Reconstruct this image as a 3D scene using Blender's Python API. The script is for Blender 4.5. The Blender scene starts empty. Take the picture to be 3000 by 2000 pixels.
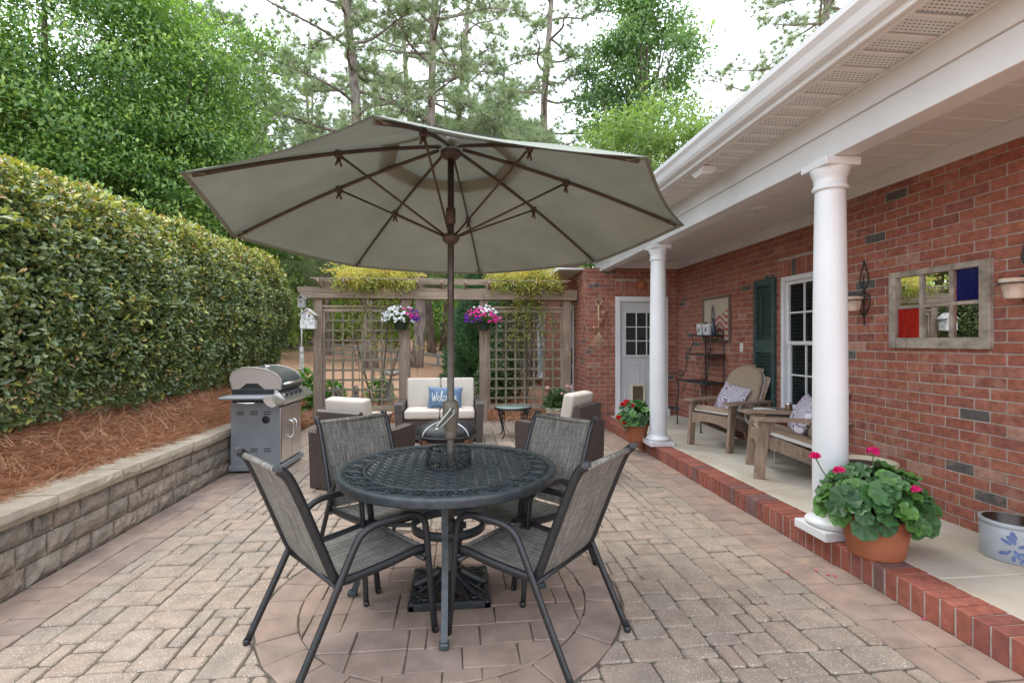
import bpy, bmesh, math, random
import numpy as np
from mathutils import Vector, Matrix, Euler
R = math.radians
random.seed(7); rng = np.random.default_rng(11)
scn = bpy.context.scene
col = scn.collection

# ---------------- camera ----------------
cam = bpy.data.cameras.new('camera'); camo = bpy.data.objects.new('camera', cam); col.objects.link(camo)
YAW = math.atan(155/1471)
camo.location = (0, 0, 1.42); camo.rotation_euler = (R(90), 0, -YAW)
cam.sensor_width = 36; cam.lens = 17.652; cam.clip_start = .05; cam.clip_end = 600
scn.camera = camo
# ---------------- world: bright overcast ----------------
SUN_EL, SUN_AZ = 58, -35            # degrees; azimuth measured from +Y towards +X
w = bpy.data.worlds.new('World'); scn.world = w; w.use_nodes = True
nt = w.node_tree; nt.nodes.clear()
sky = nt.nodes.new('ShaderNodeTexSky'); sky.sky_type = 'NISHITA'; sky.sun_disc = False
sky.sun_elevation = R(SUN_EL); sky.sun_rotation = R(SUN_AZ); sky.dust_density = 4
mixw = nt.nodes.new('ShaderNodeMix'); mixw.data_type = 'RGBA'
mixw.inputs[0].default_value = .9                       # cloud cover
mixw.inputs[7].default_value = (11.5, 12.5, 13.9, 1)    # the cloud layer
bg = nt.nodes.new('ShaderNodeBackground'); bg.inputs[1].default_value = .12
wo = nt.nodes.new('ShaderNodeOutputWorld')
nt.links.new(sky.outputs[0], mixw.inputs[6]); nt.links.new(mixw.outputs[2], bg.inputs[0]); nt.links.new(bg.outputs[0], wo.inputs[0])
# ---------------- veiled sun ----------------
sl = bpy.data.lights.new('sun', 'SUN'); sl.energy = 1.2; sl.angle = R(25); sl.color = (1, .96, .9)
so = bpy.data.objects.new('sun', sl); col.objects.link(so)
sd = Vector((math.sin(R(SUN_AZ))*math.cos(R(SUN_EL)), math.cos(R(SUN_AZ))*math.cos(R(SUN_EL)), math.sin(R(SUN_EL))))
so.rotation_euler = sd.to_track_quat('Z', 'Y').to_euler(); so.location = (-6, 4, 12)
scn.view_settings.view_transform = 'Standard'; scn.view_settings.look = 'None'
scn.view_settings.exposure = 1.06; scn.view_settings.gamma = 1
scn.cycles.use_denoising = True; scn.cycles.max_bounces = 8; scn.cycles.diffuse_bounces = 5
scn.cycles.transparent_max_bounces = 12; scn.cycles.caustics_reflective = False; scn.cycles.caustics_refractive = False
scn.cycles.sample_clamp_indirect = 6

# ---------------- helpers ----------------
class MB:
    """collects shapes; build() links them as one mesh object"""
    def __init__(s): s.v = []; s.f = []; s.t = []; s.s = []; s.m = []
    def add(s, vs, fs, tint=.5, smooth=False, mi=0, M=None):
        o = len(s.v)
        if M is not None: vs = [M @ Vector(p) for p in vs]
        s.v += [tuple(p) for p in vs]; s.f += [tuple(i+o for i in f) for f in fs]
        s.t += [tint]*len(vs); s.s += [smooth]*len(fs); s.m += [mi]*len(fs)
        return s
    def box(s, c, d, bev=0, M=None, **k):
        x, y, z = d[0]/2, d[1]/2, d[2]/2; cx, cy, cz = c
        if bev <= 0:
            vs = [(cx+a*x, cy+b*y, cz+e*z) for a in (-1, 1) for b in (-1, 1) for e in (-1, 1)]
            return s.add(vs, [(0,1,3,2),(4,6,7,5),(0,4,5,1),(2,3,7,6),(0,2,6,4),(1,5,7,3)], M=M, **k)
        bv = min(bev, x*.9, y*.9, z*.9); vs = []
        for a in (-1, 1):
            for b in (-1, 1):
                for e in (-1, 1):
                    vs += [(cx+a*x, cy+b*(y-bv), cz+e*(z-bv)), (cx+a*(x-bv), cy+b*y, cz+e*(z-bv)), (cx+a*(x-bv), cy+b*(y-bv), cz+e*z)]
        I = lambda a, b, e, w: (a*4+b*2+e)*3+w
        fs = []
        for a in (0, 1):
            q = [I(a,0,0,0), I(a,1,0,0), I(a,1,1,0), I(a,0,1,0)]; fs.append(q if a else q[::-1])
            q = [I(0,a,0,1), I(1,a,0,1), I(1,a,1,1), I(0,a,1,1)]; fs.append(q[::-1] if a else q)
            q = [I(0,0,a,2), I(1,0,a,2), I(1,1,a,2), I(0,1,a,2)]; fs.append(q if a else q[::-1])
        for a in (0, 1):
            for b in (0, 1):
                q = [I(a,b,0,0), I(a,b,1,0), I(a,b,1,1), I(a,b,0,1)]; fs.append(q if a != b else q[::-1])
                q = [I(a,0,b,0), I(a,1,b,0), I(a,1,b,2), I(a,0,b,2)]; fs.append(q[::-1] if a != b else q)
                q = [I(0,a,b,1), I(1,a,b,1), I(1,a,b,2), I(0,a,b,2)]; fs.append(q if a != b else q[::-1])
        for a in (0, 1):
            for b in (0, 1):
                for e in (0, 1):
                    t = [I(a,b,e,0), I(a,b,e,1), I(a,b,e,2)]; fs.append(t if (a+b+e) % 2 else t[::-1])
        return s.add(vs, fs, M=M, **k)
    def bar(s, p, q, a, b=None, up=(0, 0, 1), bev=0, **k):
        """rectangular bar from p to q, a wide and b high"""
        p = Vector(p); q = Vector(q); b = b or a; d = q-p; L = d.length; d.normalize(); u = Vector(up)
        if abs(d.dot(u)) > .98: u = Vector((0, 1, 0))
        x = d.cross(u).normalized(); z = x.cross(d)
        M = Matrix((x, d, z)).transposed().to_4x4(); M.translation = (p+q)/2
        return s.box((0, 0, 0), (a, L, b), bev, M=M, **k)
    def tube(s, pts, r, n=8, caps=True, sq=None, closed=False, smooth=True, twist=0, **k):
        P = [Vector(p) for p in pts]; m = len(P)
        rr = r if isinstance(r, (list, tuple)) else [r]*m
        T = []
        for i in range(m):
            a = P[(i-1) % m] if (closed or i > 0) else P[0]; b = P[(i+1) % m] if (closed or i < m-1) else P[-1]
            T.append((b-a).normalized())
        u = Vector((0, 0, 1)) if abs(T[0].z) < .9 else Vector((0, 1, 0))
        N = (u - T[0]*u.dot(T[0])).normalized(); vs = []
        for i in range(m):
            N = (N - T[i]*N.dot(T[i])).normalized(); B = T[i].cross(N)
            for j in range(n):
                t = 2*math.pi*(j+.5)/n+twist; cx, cy = math.cos(t), math.sin(t)
                if sq: cx *= sq[0]; cy *= sq[1]
                vs.append(P[i]+(N*cx+B*cy)*rr[i])
        fs = []
        for i in range(m if closed else m-1):
            i2 = (i+1) % m
            for j in range(n): fs.append((i*n+j, i*n+(j+1) % n, i2*n+(j+1) % n, i2*n+j))
        if caps and not closed: fs += [tuple(range(n))[::-1], tuple(range((m-1)*n, m*n))]
        return s.add(vs, fs, smooth=smooth, **k)
    def lathe(s, prof, n=24, c=(0, 0, 0), smooth=True, M=None, a0=0, a1=360, **k):
        full = abs(a1-a0-360) < .01; cols = n if full else n+1; vs = []
        for i in range(cols):
            t = R(a0+(a1-a0)*i/n)
            for r, z in prof: vs.append((c[0]+r*math.cos(t), c[1]+r*math.sin(t), c[2]+z))
        m = len(prof); fs = []
        for i in range(n):
            i2 = (i+1) % cols
            for j in range(m-1):
                fs.append((i*m+j, i2*m+j, i2*m+j+1, i*m+j+1))
        return s.add(vs, fs, smooth=smooth, M=M, **k)
    def prism(s, poly, z0, z1, ch=0, M=None, inset=None, **k):
        """vertical prism over a ccw polygon, top edge chamfered by ch"""
        n = len(poly); c = (sum(p[0] for p in poly)/n, sum(p[1] for p in poly)/n); fs = []
        lay = [[(p[0], p[1], z0) for p in poly]]
        if ch > 0:
            lay.append([(p[0], p[1], z1-ch) for p in poly])
            top = []
            for p in poly:
                dx, dy = c[0]-p[0], c[1]-p[1]; l = math.hypot(dx, dy) or 1
                top.append((p[0]+dx/l*ch*1.35, p[1]+dy/l*ch*1.35, z1))
            lay.append(top)
        else: lay.append([(p[0], p[1], z1) for p in poly])
        for i in range(len(lay)-1):
            for j in range(n): fs.append((i*n+j, i*n+(j+1) % n, (i+1)*n+(j+1) % n, (i+1)*n+j))
        b = (len(lay)-1)*n
        fs.append(tuple(range(b, b+n)))
        return s.add([p for l in lay for p in l], fs, M=M, **k)
    def grid(s, fn, nu, nv, **k):
        vs = [fn(i/nu, j/nv) for i in range(nu+1) for j in range(nv+1)]
        fs = [(i*(nv+1)+j, (i+1)*(nv+1)+j, (i+1)*(nv+1)+j+1, i*(nv+1)+j+1) for i in range(nu) for j in range(nv)]
        return s.add(vs, fs, smooth=k.pop('smooth', True), **k)
    def mesh(s, name, mats, off=None):
        me = bpy.data.meshes.new(name); v = s.v
        if off is not None: v = [(p[0]-off[0], p[1]-off[1], p[2]-off[2]) for p in v]
        me.from_pydata(v, [], s.f); 
        for mt in (mats if isinstance(mats, (list, tuple)) else [mats]): me.materials.append(mt)
        me.polygons.foreach_set('use_smooth', s.s)
        if any(s.m): me.polygons.foreach_set('material_index', s.m)
        at = me.attributes.new('tint', 'FLOAT', 'POINT'); at.data.foreach_set('value', s.t)
        me.update(); return me
    def build(s, name, mats, parent=None, loc=None, world=False):
        off = wloc(parent) if (world and parent) else None
        return link(name, s.mesh(name, mats, off), parent, loc)
def wloc(o):
    v = Vector((0, 0, 0))
    while o: v = v+o.location; o = o.parent
    return v
def link(name, me, parent=None, loc=None):
    o = bpy.data.objects.new(name, me); col.objects.link(o)
    if parent: o.parent = parent
    if loc is not None: o.location = loc
    return o
def tag(o, label=None, cat=None, group=None, kind=None):
    if label: o['label'] = label
    if cat: o['category'] = cat
    if group: o['group'] = group
    if kind: o['kind'] = kind
    return o
def thing(name, label, cat, loc=(0, 0, 0), rz=0, group=None):
    o = bpy.data.objects.new(name, None); col.objects.link(o); o.empty_display_size = .1
    o.location = loc; o.rotation_euler = (0, 0, rz)
    return tag(o, label, cat, group)
def copy_tree(o, parent=None):
    c = o.copy(); col.objects.link(c)
    if parent: c.parent = parent
    for ch in list(o.children): copy_tree(ch, c)
    return c
def rbox(d, r=.03, seg=3, puff=0, cuts=0):
    """rounded box as (verts, faces)"""
    bm = bmesh.new(); bmesh.ops.create_cube(bm, size=1)
    for v in bm.verts: v.co = Vector((v.co.x*d[0], v.co.y*d[1], v.co.z*d[2]))
    bmesh.ops.bevel(bm, geom=bm.edges[:], offset=r, segments=seg, profile=.6, affect='EDGES')
    if cuts: bmesh.ops.subdivide_edges(bm, edges=[e for e in bm.edges if e.calc_length() > .12], cuts=cuts, use_grid_fill=True)
    if puff:
        for v in bm.verts:
            a, b = v.co.x/(d[0]/2), v.co.y/(d[1]/2); k = max(0, 1-a*a)*max(0, 1-b*b)
            v.co.z += math.copysign(puff*k, v.co.z)
    bm.verts.index_update()
    vs = [v.co.copy() for v in bm.verts]; fs = [tuple(v.index for v in f.verts) for f in bm.faces]; bm.free()
    return vs, fs
def pillow(w, h, t, n=10):
    """soft square pillow lying in xy, (verts, faces)"""
    vs = []; fs = []
    for sgn in (1, -1):
        o = len(vs)
        for i in range(n+1):
            for j in range(n+1):
                a, b = 2*i/n-1, 2*j/n-1
                k = (max(0, 1-a*a)*max(0, 1-b*b))**.42
                pin = 1-.07*(1-a*a)*(abs(b)**4); pin2 = 1-.07*(1-b*b)*(abs(a)**4)
                vs.append((a*w/2*pin2, b*h/2*pin, sgn*t/2*k))
        for i in range(n):
            for j in range(n):
                q = (o+i*(n+1)+j, o+(i+1)*(n+1)+j, o+(i+1)*(n+1)+j+1, o+i*(n+1)+j+1); fs.append(q if sgn > 0 else q[::-1])
    return vs, fs
def arc(cx, cy, r, a0, a1, n): return [(cx+r*math.cos(R(a0+(a1-a0)*i/n)), cy+r*math.sin(R(a0+(a1-a0)*i/n))) for i in range(n+1)]
def spiral(r0, r1, a0, a1, n=14): return [((r0+(r1-r0)*i/n)*math.cos(R(a0+(a1-a0)*i/n)), (r0+(r1-r0)*i/n)*math.sin(R(a0+(a1-a0)*i/n))) for i in range(n+1)]
def spline(pts, n=6):
    P = [Vector(p) for p in pts]; out = []
    for i in range(len(P)-1):
        a = P[max(0, i-1)]; b = P[i]; c = P[i+1]; d = P[min(len(P)-1, i+2)]
        for k in range(n):
            t = k/n; out.append(.5*((2*b)+(c-a)*t+(2*a-5*b+4*c-d)*t*t+(3*b-a-3*c+d)*t**3))
    out.append(P[-1]); return out

# ---------------- materials ----------------
def nodes(name):
    m = bpy.data.materials.new(name); m.use_nodes = True; t = m.node_tree; t.nodes.clear()
    o = t.nodes.new('ShaderNodeOutputMaterial'); p = t.nodes.new('ShaderNodeBsdfPrincipled')
    t.links.new(p.outputs[0], o.inputs[0]); return m, t, p, o
def ramp(t, fac, stops, const=False):
    r = t.nodes.new('ShaderNodeValToRGB'); e = r.color_ramp.elements
    if const: r.color_ramp.interpolation = 'CONSTANT'
    while len(e) < len(stops): e.new(.5)
    for i, (p, c) in enumerate(stops): e[i].position = p; e[i].color = (c[0], c[1], c[2], 1)
    t.links.new(fac, r.inputs[0]); return r.outputs[0]
def noise(t, scale, detail=4, vec=None, sc3=None, rough=.55, dist=0):
    n = t.nodes.new('ShaderNodeTexNoise'); n.inputs['Scale'].default_value = scale; n.inputs['Detail'].default_value = detail
    n.inputs['Roughness'].default_value = rough; n.inputs['Distortion'].default_value = dist
    if vec is None: vec = t.nodes.new('ShaderNodeTexCoord').outputs['Object']
    if sc3:
        mp = t.nodes.new('ShaderNodeMapping'); mp.inputs['Scale'].default_value = sc3; t.links.new(vec, mp.inputs[0]); vec = mp.outputs[0]
    t.links.new(vec, n.inputs['Vector']); return n.outputs['Fac']
def mix(t, fac, a, b, mode='MIX'):
    m = t.nodes.new('ShaderNodeMix'); m.data_type = 'RGBA'; m.blend_type = mode
    for i, x in ((0, fac), (6, a), (7, b)):
        if isinstance(x, (int, float)): m.inputs[i].default_value = x
        elif isinstance(x, tuple): m.inputs[i].default_value = (*x[:3], 1)
        else: t.links.new(x, m.inputs[i])
    return m.outputs[2]
def bump(t, p, h, s=.3, d=.01):
    b = t.nodes.new('ShaderNodeBump'); b.inputs['Strength'].default_value = s; b.inputs['Distance'].default_value = d
    t.links.new(h, b.inputs['Height']); t.links.new(b.outputs[0], p.inputs['Normal'])
def attr(t, n='tint'):
    a = t.nodes.new('ShaderNodeAttribute'); a.attribute_name = n; return a.outputs['Fac']
def math_(t, op, a, b=None, c=None):
    m = t.nodes.new('ShaderNodeMath'); m.operation = op
    for i, x in enumerate((a, b, c)):
        if x is None: continue
        if isinstance(x, (int, float)): m.inputs[i].default_value = x
        else: t.links.new(x, m.inputs[i])
    return m.outputs[0]
def world_pos(t):
    return t.nodes.new('ShaderNodeNewGeometry').outputs['Position']
def M_(name, c1, c2=None, rough=.6, metal=0, scale=8, bmp=0, bscale=None, sc3=None, spec=None, detail=5, bd=.005, lo=.3, hi=.7, coat=0):
    m, t, p, o = nodes(name); c2 = c2 or c1
    n = noise(t, scale, detail, sc3=sc3)
    t.links.new(ramp(t, n, [(lo, c1), (hi, c2)]), p.inputs['Base Color'])
    p.inputs['Roughness'].default_value = rough; p.inputs['Metallic'].default_value = metal
    if spec is not None: p.inputs['Specular IOR Level'].default_value = spec
    if coat: p.inputs['Coat Weight'].default_value = coat; p.inputs['Coat Roughness'].default_value = .15
    if bmp: bump(t, p, noise(t, bscale or scale*4, 6, sc3=sc3), bmp, bd)
    return m
def tintmat(name, stops, rough=.85, nscale=18, namt=.35, speck=None, bmp=.4, bscale=90, const=False, bd=.004, stain=None):
    """piece-by-piece colour from the tint attribute, with grain and specks in world space"""
    m, t, p, o = nodes(name); g = world_pos(t)
    c = ramp(t, attr(t), stops, const)
    n = noise(t, nscale, 6, g)
    c = mix(t, 1.0, c, ramp(t, n, [(.25, (1-namt,)*3), (.75, (1+namt*.5,)*3)]), 'MULTIPLY')
    if speck:
        s2 = noise(t, speck[0], 3, g, rough=.6); c = mix(t, ramp(t, s2, [(speck[1], (0, 0, 0)), (speck[1]+.04, (1, 1, 1))]), c, speck[2])
    if stain:
        s3 = noise(t, stain[0], 5, g, dist=.6); c = mix(t, ramp(t, s3, [(stain[1], (0, 0, 0)), (stain[1]+.12, (stain[3],)*3)]), c, stain[2])
    t.links.new(c, p.inputs['Base Color']); p.inputs['Roughness'].default_value = rough
    bump(t, p, noise(t, bscale, 6, g), bmp, bd); return m
def leafmat(name, stops, rough=.45, trans=.3, tcol=None, spec=.5, zvar=None):
    """leaf by leaf colour (random per island), part of the light passing through"""
    m, t, p, o = nodes(name); ge = t.nodes.new('ShaderNodeNewGeometry')
    c = ramp(t, ge.outputs['Random Per Island'], stops)
    if zvar: c = mix(t, attr(t), c, ramp(t, ge.outputs['Random Per Island'], zvar))
    t.links.new(c, p.inputs['Base Color']); p.inputs['Roughness'].default_value = rough; p.inputs['Specular IOR Level'].default_value = spec
    tr = t.nodes.new('ShaderNodeBsdfTranslucent'); t.links.new(mix(t, 1.0, c, tcol or (1.5, 1.6, .7), 'MULTIPLY'), tr.inputs[0])
    ms = t.nodes.new('ShaderNodeMixShader'); ms.inputs[0].default_value = trans
    t.links.new(p.outputs[0], ms.inputs[1]); t.links.new(tr.outputs[0], ms.inputs[2]); t.links.new(ms.outputs[0], o.inputs[0])
    return m
def wood(name, c1, c2, rough=.8, sc3=(60, 60, 3), bmp=.35):
    m, t, p, o = nodes(name); n = noise(t, 1, 6, sc3=sc3, dist=.4); n2 = noise(t, 2.2, 3)
    c = ramp(t, n, [(.3, c1), (.68, c2)])
    c = mix(t, 1.0, c, ramp(t, n2, [(.3, (.75, .75, .75)), (.7, (1.15, 1.12, 1.08))]), 'MULTIPLY')
    t.links.new(c, p.inputs['Base Color']); p.inputs['Roughness'].default_value = rough; bump(t, p, n, bmp, .004); return m
# ================= large structure =================
def proj(P):
    s_, c_ = math.sin(YAW), math.cos(YAW); d = P[0]*s_+P[1]*c_; r = P[0]*c_-P[1]*s_
    return (1500+1471*r/max(d, .05), 1000-1471*(P[2]-1.42)/max(d, .05), d)
def shown(P, size):
    u, v, d = proj(P)
    if d < .3 or not (-60 < u < 3060 and -60 < v < 2060): return 0
    return size/d/d
m_straw = M_('pine_straw', (.42, .21, .12), (.60, .36, .23), .95, scale=9, bmp=1, bscale=70, bd=.02, detail=8)
m_joint = M_('joint_sand', (.075, .064, .046), (.14, .118, .088), .95, scale=14)
m_paver = tintmat('paver_concrete', [(0, (.325, .24, .182)), (.3, (.342, .26, .20)), (.55, (.33, .255, .20)), (.8, (.31, .248, .196)), (1, (.342, .25, .188))], nscale=9, namt=.35, speck=(120, .60, (.56, .51, .45)), bscale=110, bmp=.9, stain=(1.7, .52, (.19, .17, .14), .45))
m_paver_red = tintmat('paver_red', [(0, (.315, .22, .17)), (.4, (.31, .225, .178)), (.7, (.28, .205, .17)), (1, (.335, .235, .175))], nscale=7, namt=.32, speck=(120, .67, (.40, .32, .28)), bscale=110, bmp=.7, stain=(1.9, .52, (.17, .125, .11), .5))
m_block = tintmat('wall_block', [(0, (.28, .22, .17)), (.4, (.33, .265, .205)), (.7, (.25, .22, .185)), (1, (.36, .28, .21))], nscale=9, namt=.45, speck=(110, .64, (.5, .43, .35)), bscale=60, bmp=.9, bd=.012, stain=(3, .55, (.13, .12, .09), .55))
m_cap = tintmat('wall_cap', [(0, (.40, .325, .245)), (.5, (.45, .37, .28)), (1, (.37, .31, .24))], nscale=8, namt=.3, speck=(150, .66, (.62, .55, .46)), bscale=120, bmp=.5, stain=(4, .56, (.22, .2, .15), .5))
BRK = [(0, (.28, .09, .056)), (.25, (.35, .122, .074)), (.45, (.305, .10, .066)), (.62, (.37, .138, .088)), (.76, (.245, .085, .06)), (.90, (.315, .112, .074)), (.935, (.40, .22, .155)), (.95, (.27, .10, .075)), (.962, (.17, .11, .10)), (.972, (.095, .085, .082)), (1, (.11, .10, .095))]
m_brick = tintmat('brick', BRK, nscale=22, namt=.45, speck=(75, .69, (.48, .38, .32)), bscale=90, bmp=.8, stain=(6.5, .55, (.40, .22, .155), .5))
m_kbrick = tintmat('kerb_brick', [(0, (.27, .078, .05)), (.4, (.31, .098, .065)), (.8, (.22, .068, .05)), (.93, (.25, .10, .08)), (.96, (.095, .078, .078)), (1, (.11, .09, .085))], nscale=22, namt=.35, speck=(60, .72, (.6, .5, .43)), bscale=120, bmp=.5)
m_mortar = M_('mortar', (.29, .25, .21), (.46, .41, .36), .95, scale=25, bmp=.6, bscale=150)
m_white = M_('white_paint', (.62, .635, .64), (.71, .72, .73), .4, scale=2)
m_trim = M_('white_trim', (.59, .60, .60), (.70, .70, .70), .5, scale=1.8)
m_conc = M_('porch_concrete', (.42, .365, .285), (.55, .51, .435), .85, scale=1.6, bmp=.25, bscale=60, detail=9, lo=.36, hi=.6)
m_dark = M_('dark_void', (.012, .013, .014), (.02, .021, .022), .6)
m_black = M_('black_iron', (.012, .013, .014), (.03, .032, .034), .42, scale=30, bmp=.15)
m_needle_litter = leafmat('straw_needles', [(0, (.50, .25, .14)), (.4, (.66, .38, .23)), (.75, (.42, .20, .11)), (1, (.76, .52, .35))], .8, .25, (1, 1, 1))

def ground_z(x, y):
    back = float(np.interp(y, [8.95, 9.05, 9.6, 12, 14, 16, 22, 30, 45, 90], [-.12, .0, .05, .25, .40, .46, .70, 1.0, 1.35, 2.1]))
    if y > 9: back += (.05*min(-x, 8) if x < 0 else -.05*min(x, 6))*min(1, (y-9)/3)
    bank = float(np.interp(-x, [2.62, 2.75, 3.1, 3.6, 6, 30], [.42, .45, .58, .74, .85, 1.2]))
    if x > -2.62: bank = -.12
    k = min(1, max(0, (y-7.9)/1.1)); k = k*k*(3-2*k)
    z = bank*(1-k)+max(back, .5*bank if x < -2.9 else back)*k
    if y < 9 and -2.6 < x < 4.5: z = -.25
    return z+.02*math.sin(x*3.1+y*1.7)+.018*math.sin(x*1.3-y*2.9)
xs = [-120, -80, -50, -35, -26, -20, -16, -13, -11, -9.5, -8, -7, -6, -5.2, -4.6, -4.2, -3.9, -3.6, -3.35, -3.1, -2.9, -2.78, -2.7, -2.66, -2.6, -2.3, -1.9, -1.5, -1.1, -.7, -.3, .1, .5, .9, 1.3, 1.7, 2.1, 2.5, 3, 3.6, 4.4, 4.6, 6, 8, 11, 15, 20, 28, 40, 60, 90, 120]
ys = [-40, -20, -10, -5, -2, 0, 1, 2, 2.5, 3, 3.5, 4, 4.5, 5, 5.5, 6, 6.5, 7, 7.5, 7.9, 8.2, 8.5, 8.8, 8.93, 9.04, 9.2, 9.5, 9.9, 10.4, 11, 11.7, 12.5, 13.5, 14.5, 16, 18, 20, 23, 26, 30, 35, 42, 50, 65, 90, 130, 200]
g = MB(); g.add([(x, y, ground_z(x, y)) for x in xs for y in ys], [(i*len(ys)+j, (i+1)*len(ys)+j, (i+1)*len(ys)+j+1, i*len(ys)+j+1) for i in range(len(xs)-1) for j in range(len(ys)-1)], smooth=True)
ground = tag(g.build('ground', m_straw), kind='structure')

# ---- patio of tumbled pavers ----
WX, KX, PY0, PY1 = -2.48, 2.38, .5, 9.0
g = MB(); g.box(((WX+KX)/2, (PY0+PY1)/2, -.06), (KX-WX+.1, PY1-PY0, .1)); patio = tag(g.build('patio', m_joint), kind='structure')
CC, CR, CI = (-.07, 2.87), .97, .775
def clip(poly, n, d):       # keep n.p <= d
    out = []
    for i in range(len(poly)):
        a, b = poly[i], poly[(i+1) % len(poly)]; da = n[0]*a[0]+n[1]*a[1]-d; db = n[0]*b[0]+n[1]*b[1]-d
        if da <= 0: out.append(a)
        if da*db < 0: t = da/(da-db); out.append((a[0]+(b[0]-a[0])*t, a[1]+(b[1]-a[1])*t))
    return out
def cen(p): return (sum(q[0] for q in p)/len(p), sum(q[1] for q in p)/len(p))
def area(p): return abs(sum(p[i][0]*p[(i+1) % len(p)][1]-p[(i+1) % len(p)][0]*p[i][1] for i in range(len(p))))/2
pieces = []                 # (polygon, kind 0 beige 1 red)
def rect(x0, y0, x1, y1): return [(x0, y0), (x1, y0), (x1, y1), (x0, y1)]
def tiles(x0, y0, nx, ny, gx, gy, shapes, wts):
    occ = set(); res = []
    for j in range(ny):
        for i in range(nx):
            if (i, j) in occ: continue
            opts = [s_ for s_ in shapes if i+s_[0] <= nx and j+s_[1] <= ny and all((i+a, j+b) not in occ for a in range(s_[0]) for b in range(s_[1]))]
            if not opts: opts = [(1, 1)]
            ws = [wts.get(s_, .05) for s_ in opts]; s_ = random.choices(opts, ws)[0]
            for a in range(s_[0]):
                for b in range(s_[1]): occ.add((i+a, j+b))
            res.append(rect(x0+i*gx, y0+j*gy, x0+(i+s_[0])*gx, y0+(j+s_[1])*gy))
    return res
BX0, BX1 = WX+.38, KX-.38
nx = 50; gx = (BX1-BX0)/nx; ny = 100; gy = (PY1-.2-PY0)/ny
SH = {(3, 2): 1, (2, 2): .9, (2, 1): .16, (2, 3): .5, (1, 2): .3}
for q in tiles(BX0, PY0, nx, ny, gx, gy, list(SH), SH):
    c = cen(q); dx, dy = c[0]-CC[0], c[1]-CC[1]; l = math.hypot(dx, dy)
    if l < CR+.35:
        n = (dx/l, dy/l); q = clip(q, (-n[0], -n[1]), -(n[0]*CC[0]+n[1]*CC[1]+CR+.004))
        if len(q) < 3 or area(q) < .0016: continue
    pieces.append((q, 0))
SH2 = {(3, 2): 1, (2, 2): .7, (2, 1): .2, (1, 2): .2}
for q in tiles(CC[0]-.85, CC[1]-.85, 20, 20, .085, .085, list(SH2), SH2):
    c = cen(q); dx, dy = c[0]-CC[0], c[1]-CC[1]; l = math.hypot(dx, dy) or 1e-6
    if l+.19 > CI:
        n = (dx/l, dy/l); q = clip(q, n, n[0]*CC[0]+n[1]*CC[1]+CI-.003)
        if len(q) < 3 or area(q) < .0016: continue
    pieces.append((q, 1))
nr = 30
for k in range(nr):
    a0, a1 = 2*math.pi*k/nr, 2*math.pi*(k+1)/nr; am = (a0+a1)/2
    P = lambda r_, a: (CC[0]+r_*math.cos(a), CC[1]+r_*math.sin(a))
    pieces.append(([P(CI, a1), P(CI, am), P(CI, a0), P(CR, a0), P(CR, am), P(CR, a1)], 1))
for x0, x1, off in ((WX, WX+.19, 0), (WX+.19, BX0, .12), (BX1, BX1+.19, .05), (BX1+.19, KX, .15)):
    y = PY0-off
    while y < PY1-.2:
        L = random.choice((.23, .23, .23, .15)); pieces.append((rect(x0, max(y, PY0), x1, min(y+L, PY1-.2)), 1)); y += L
x = WX
while x < KX-.05: pieces.append((rect(x, PY1-.2, min(x+.14, KX), PY1), 1)); x += .14
def roundpoly(q, gap=.0045, cut=.014, jit=.0035):
    c = cen(q); n = len(q)
    ar = sum(q[i][0]*q[(i+1) % n][1]-q[(i+1) % n][0]*q[i][1] for i in range(n))
    if ar < 0: q = q[::-1]
    out = []
    for i in range(n):
        p, a, b = q[i], q[i-1], q[(i+1) % n]
        la, lb = math.dist(p, a), math.dist(p, b)
        if la < .01 or lb < .01: continue
        ca, cb = min(cut, la*.3), min(cut, lb*.3)
        if n == 6 and i in (1, 4): out.append(p); continue
        out += [(p[0]+(a[0]-p[0])/la*ca, p[1]+(a[1]-p[1])/la*ca), (p[0]+(b[0]-p[0])/lb*cb, p[1]+(b[1]-p[1])/lb*cb)]
    res = []
    for p in out:
        dx, dy = c[0]-p[0], c[1]-p[1]; sx, sy = math.copysign(min(gap, abs(dx)*.3), dx), math.copysign(min(gap, abs(dy)*.3), dy)
        res.append((p[0]+sx+random.uniform(-jit, jit), p[1]+sy+random.uniform(-jit, jit)))
    return res
pieces.sort(key=lambda pk: -shown((*cen(pk[0]), 0), area(pk[0])*1.4/max(.3, proj((*cen(pk[0]), 0))[2])))
rest = [MB(), MB()]
for i, (q, kd) in enumerate(pieces):
    q = roundpoly(q, gap=.0038 if kd == 0 else .0022, cut=.013 if kd == 0 else .006)
    if len(q) < 3: continue
    h = random.uniform(-.003, .003); b = MB() if i < 300 else rest[kd]
    c = cen(q)
    b.prism(q, -.03, h, (.007 if kd == 0 else .004), tint=random.random())
    if i < 300: b.build('paver', (m_paver, m_paver_red)[kd], patio)
for kd in (0, 1): tag(rest[kd].build('far_pavers', (m_paver, m_paver_red)[kd], patio), kind='stuff')

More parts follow.
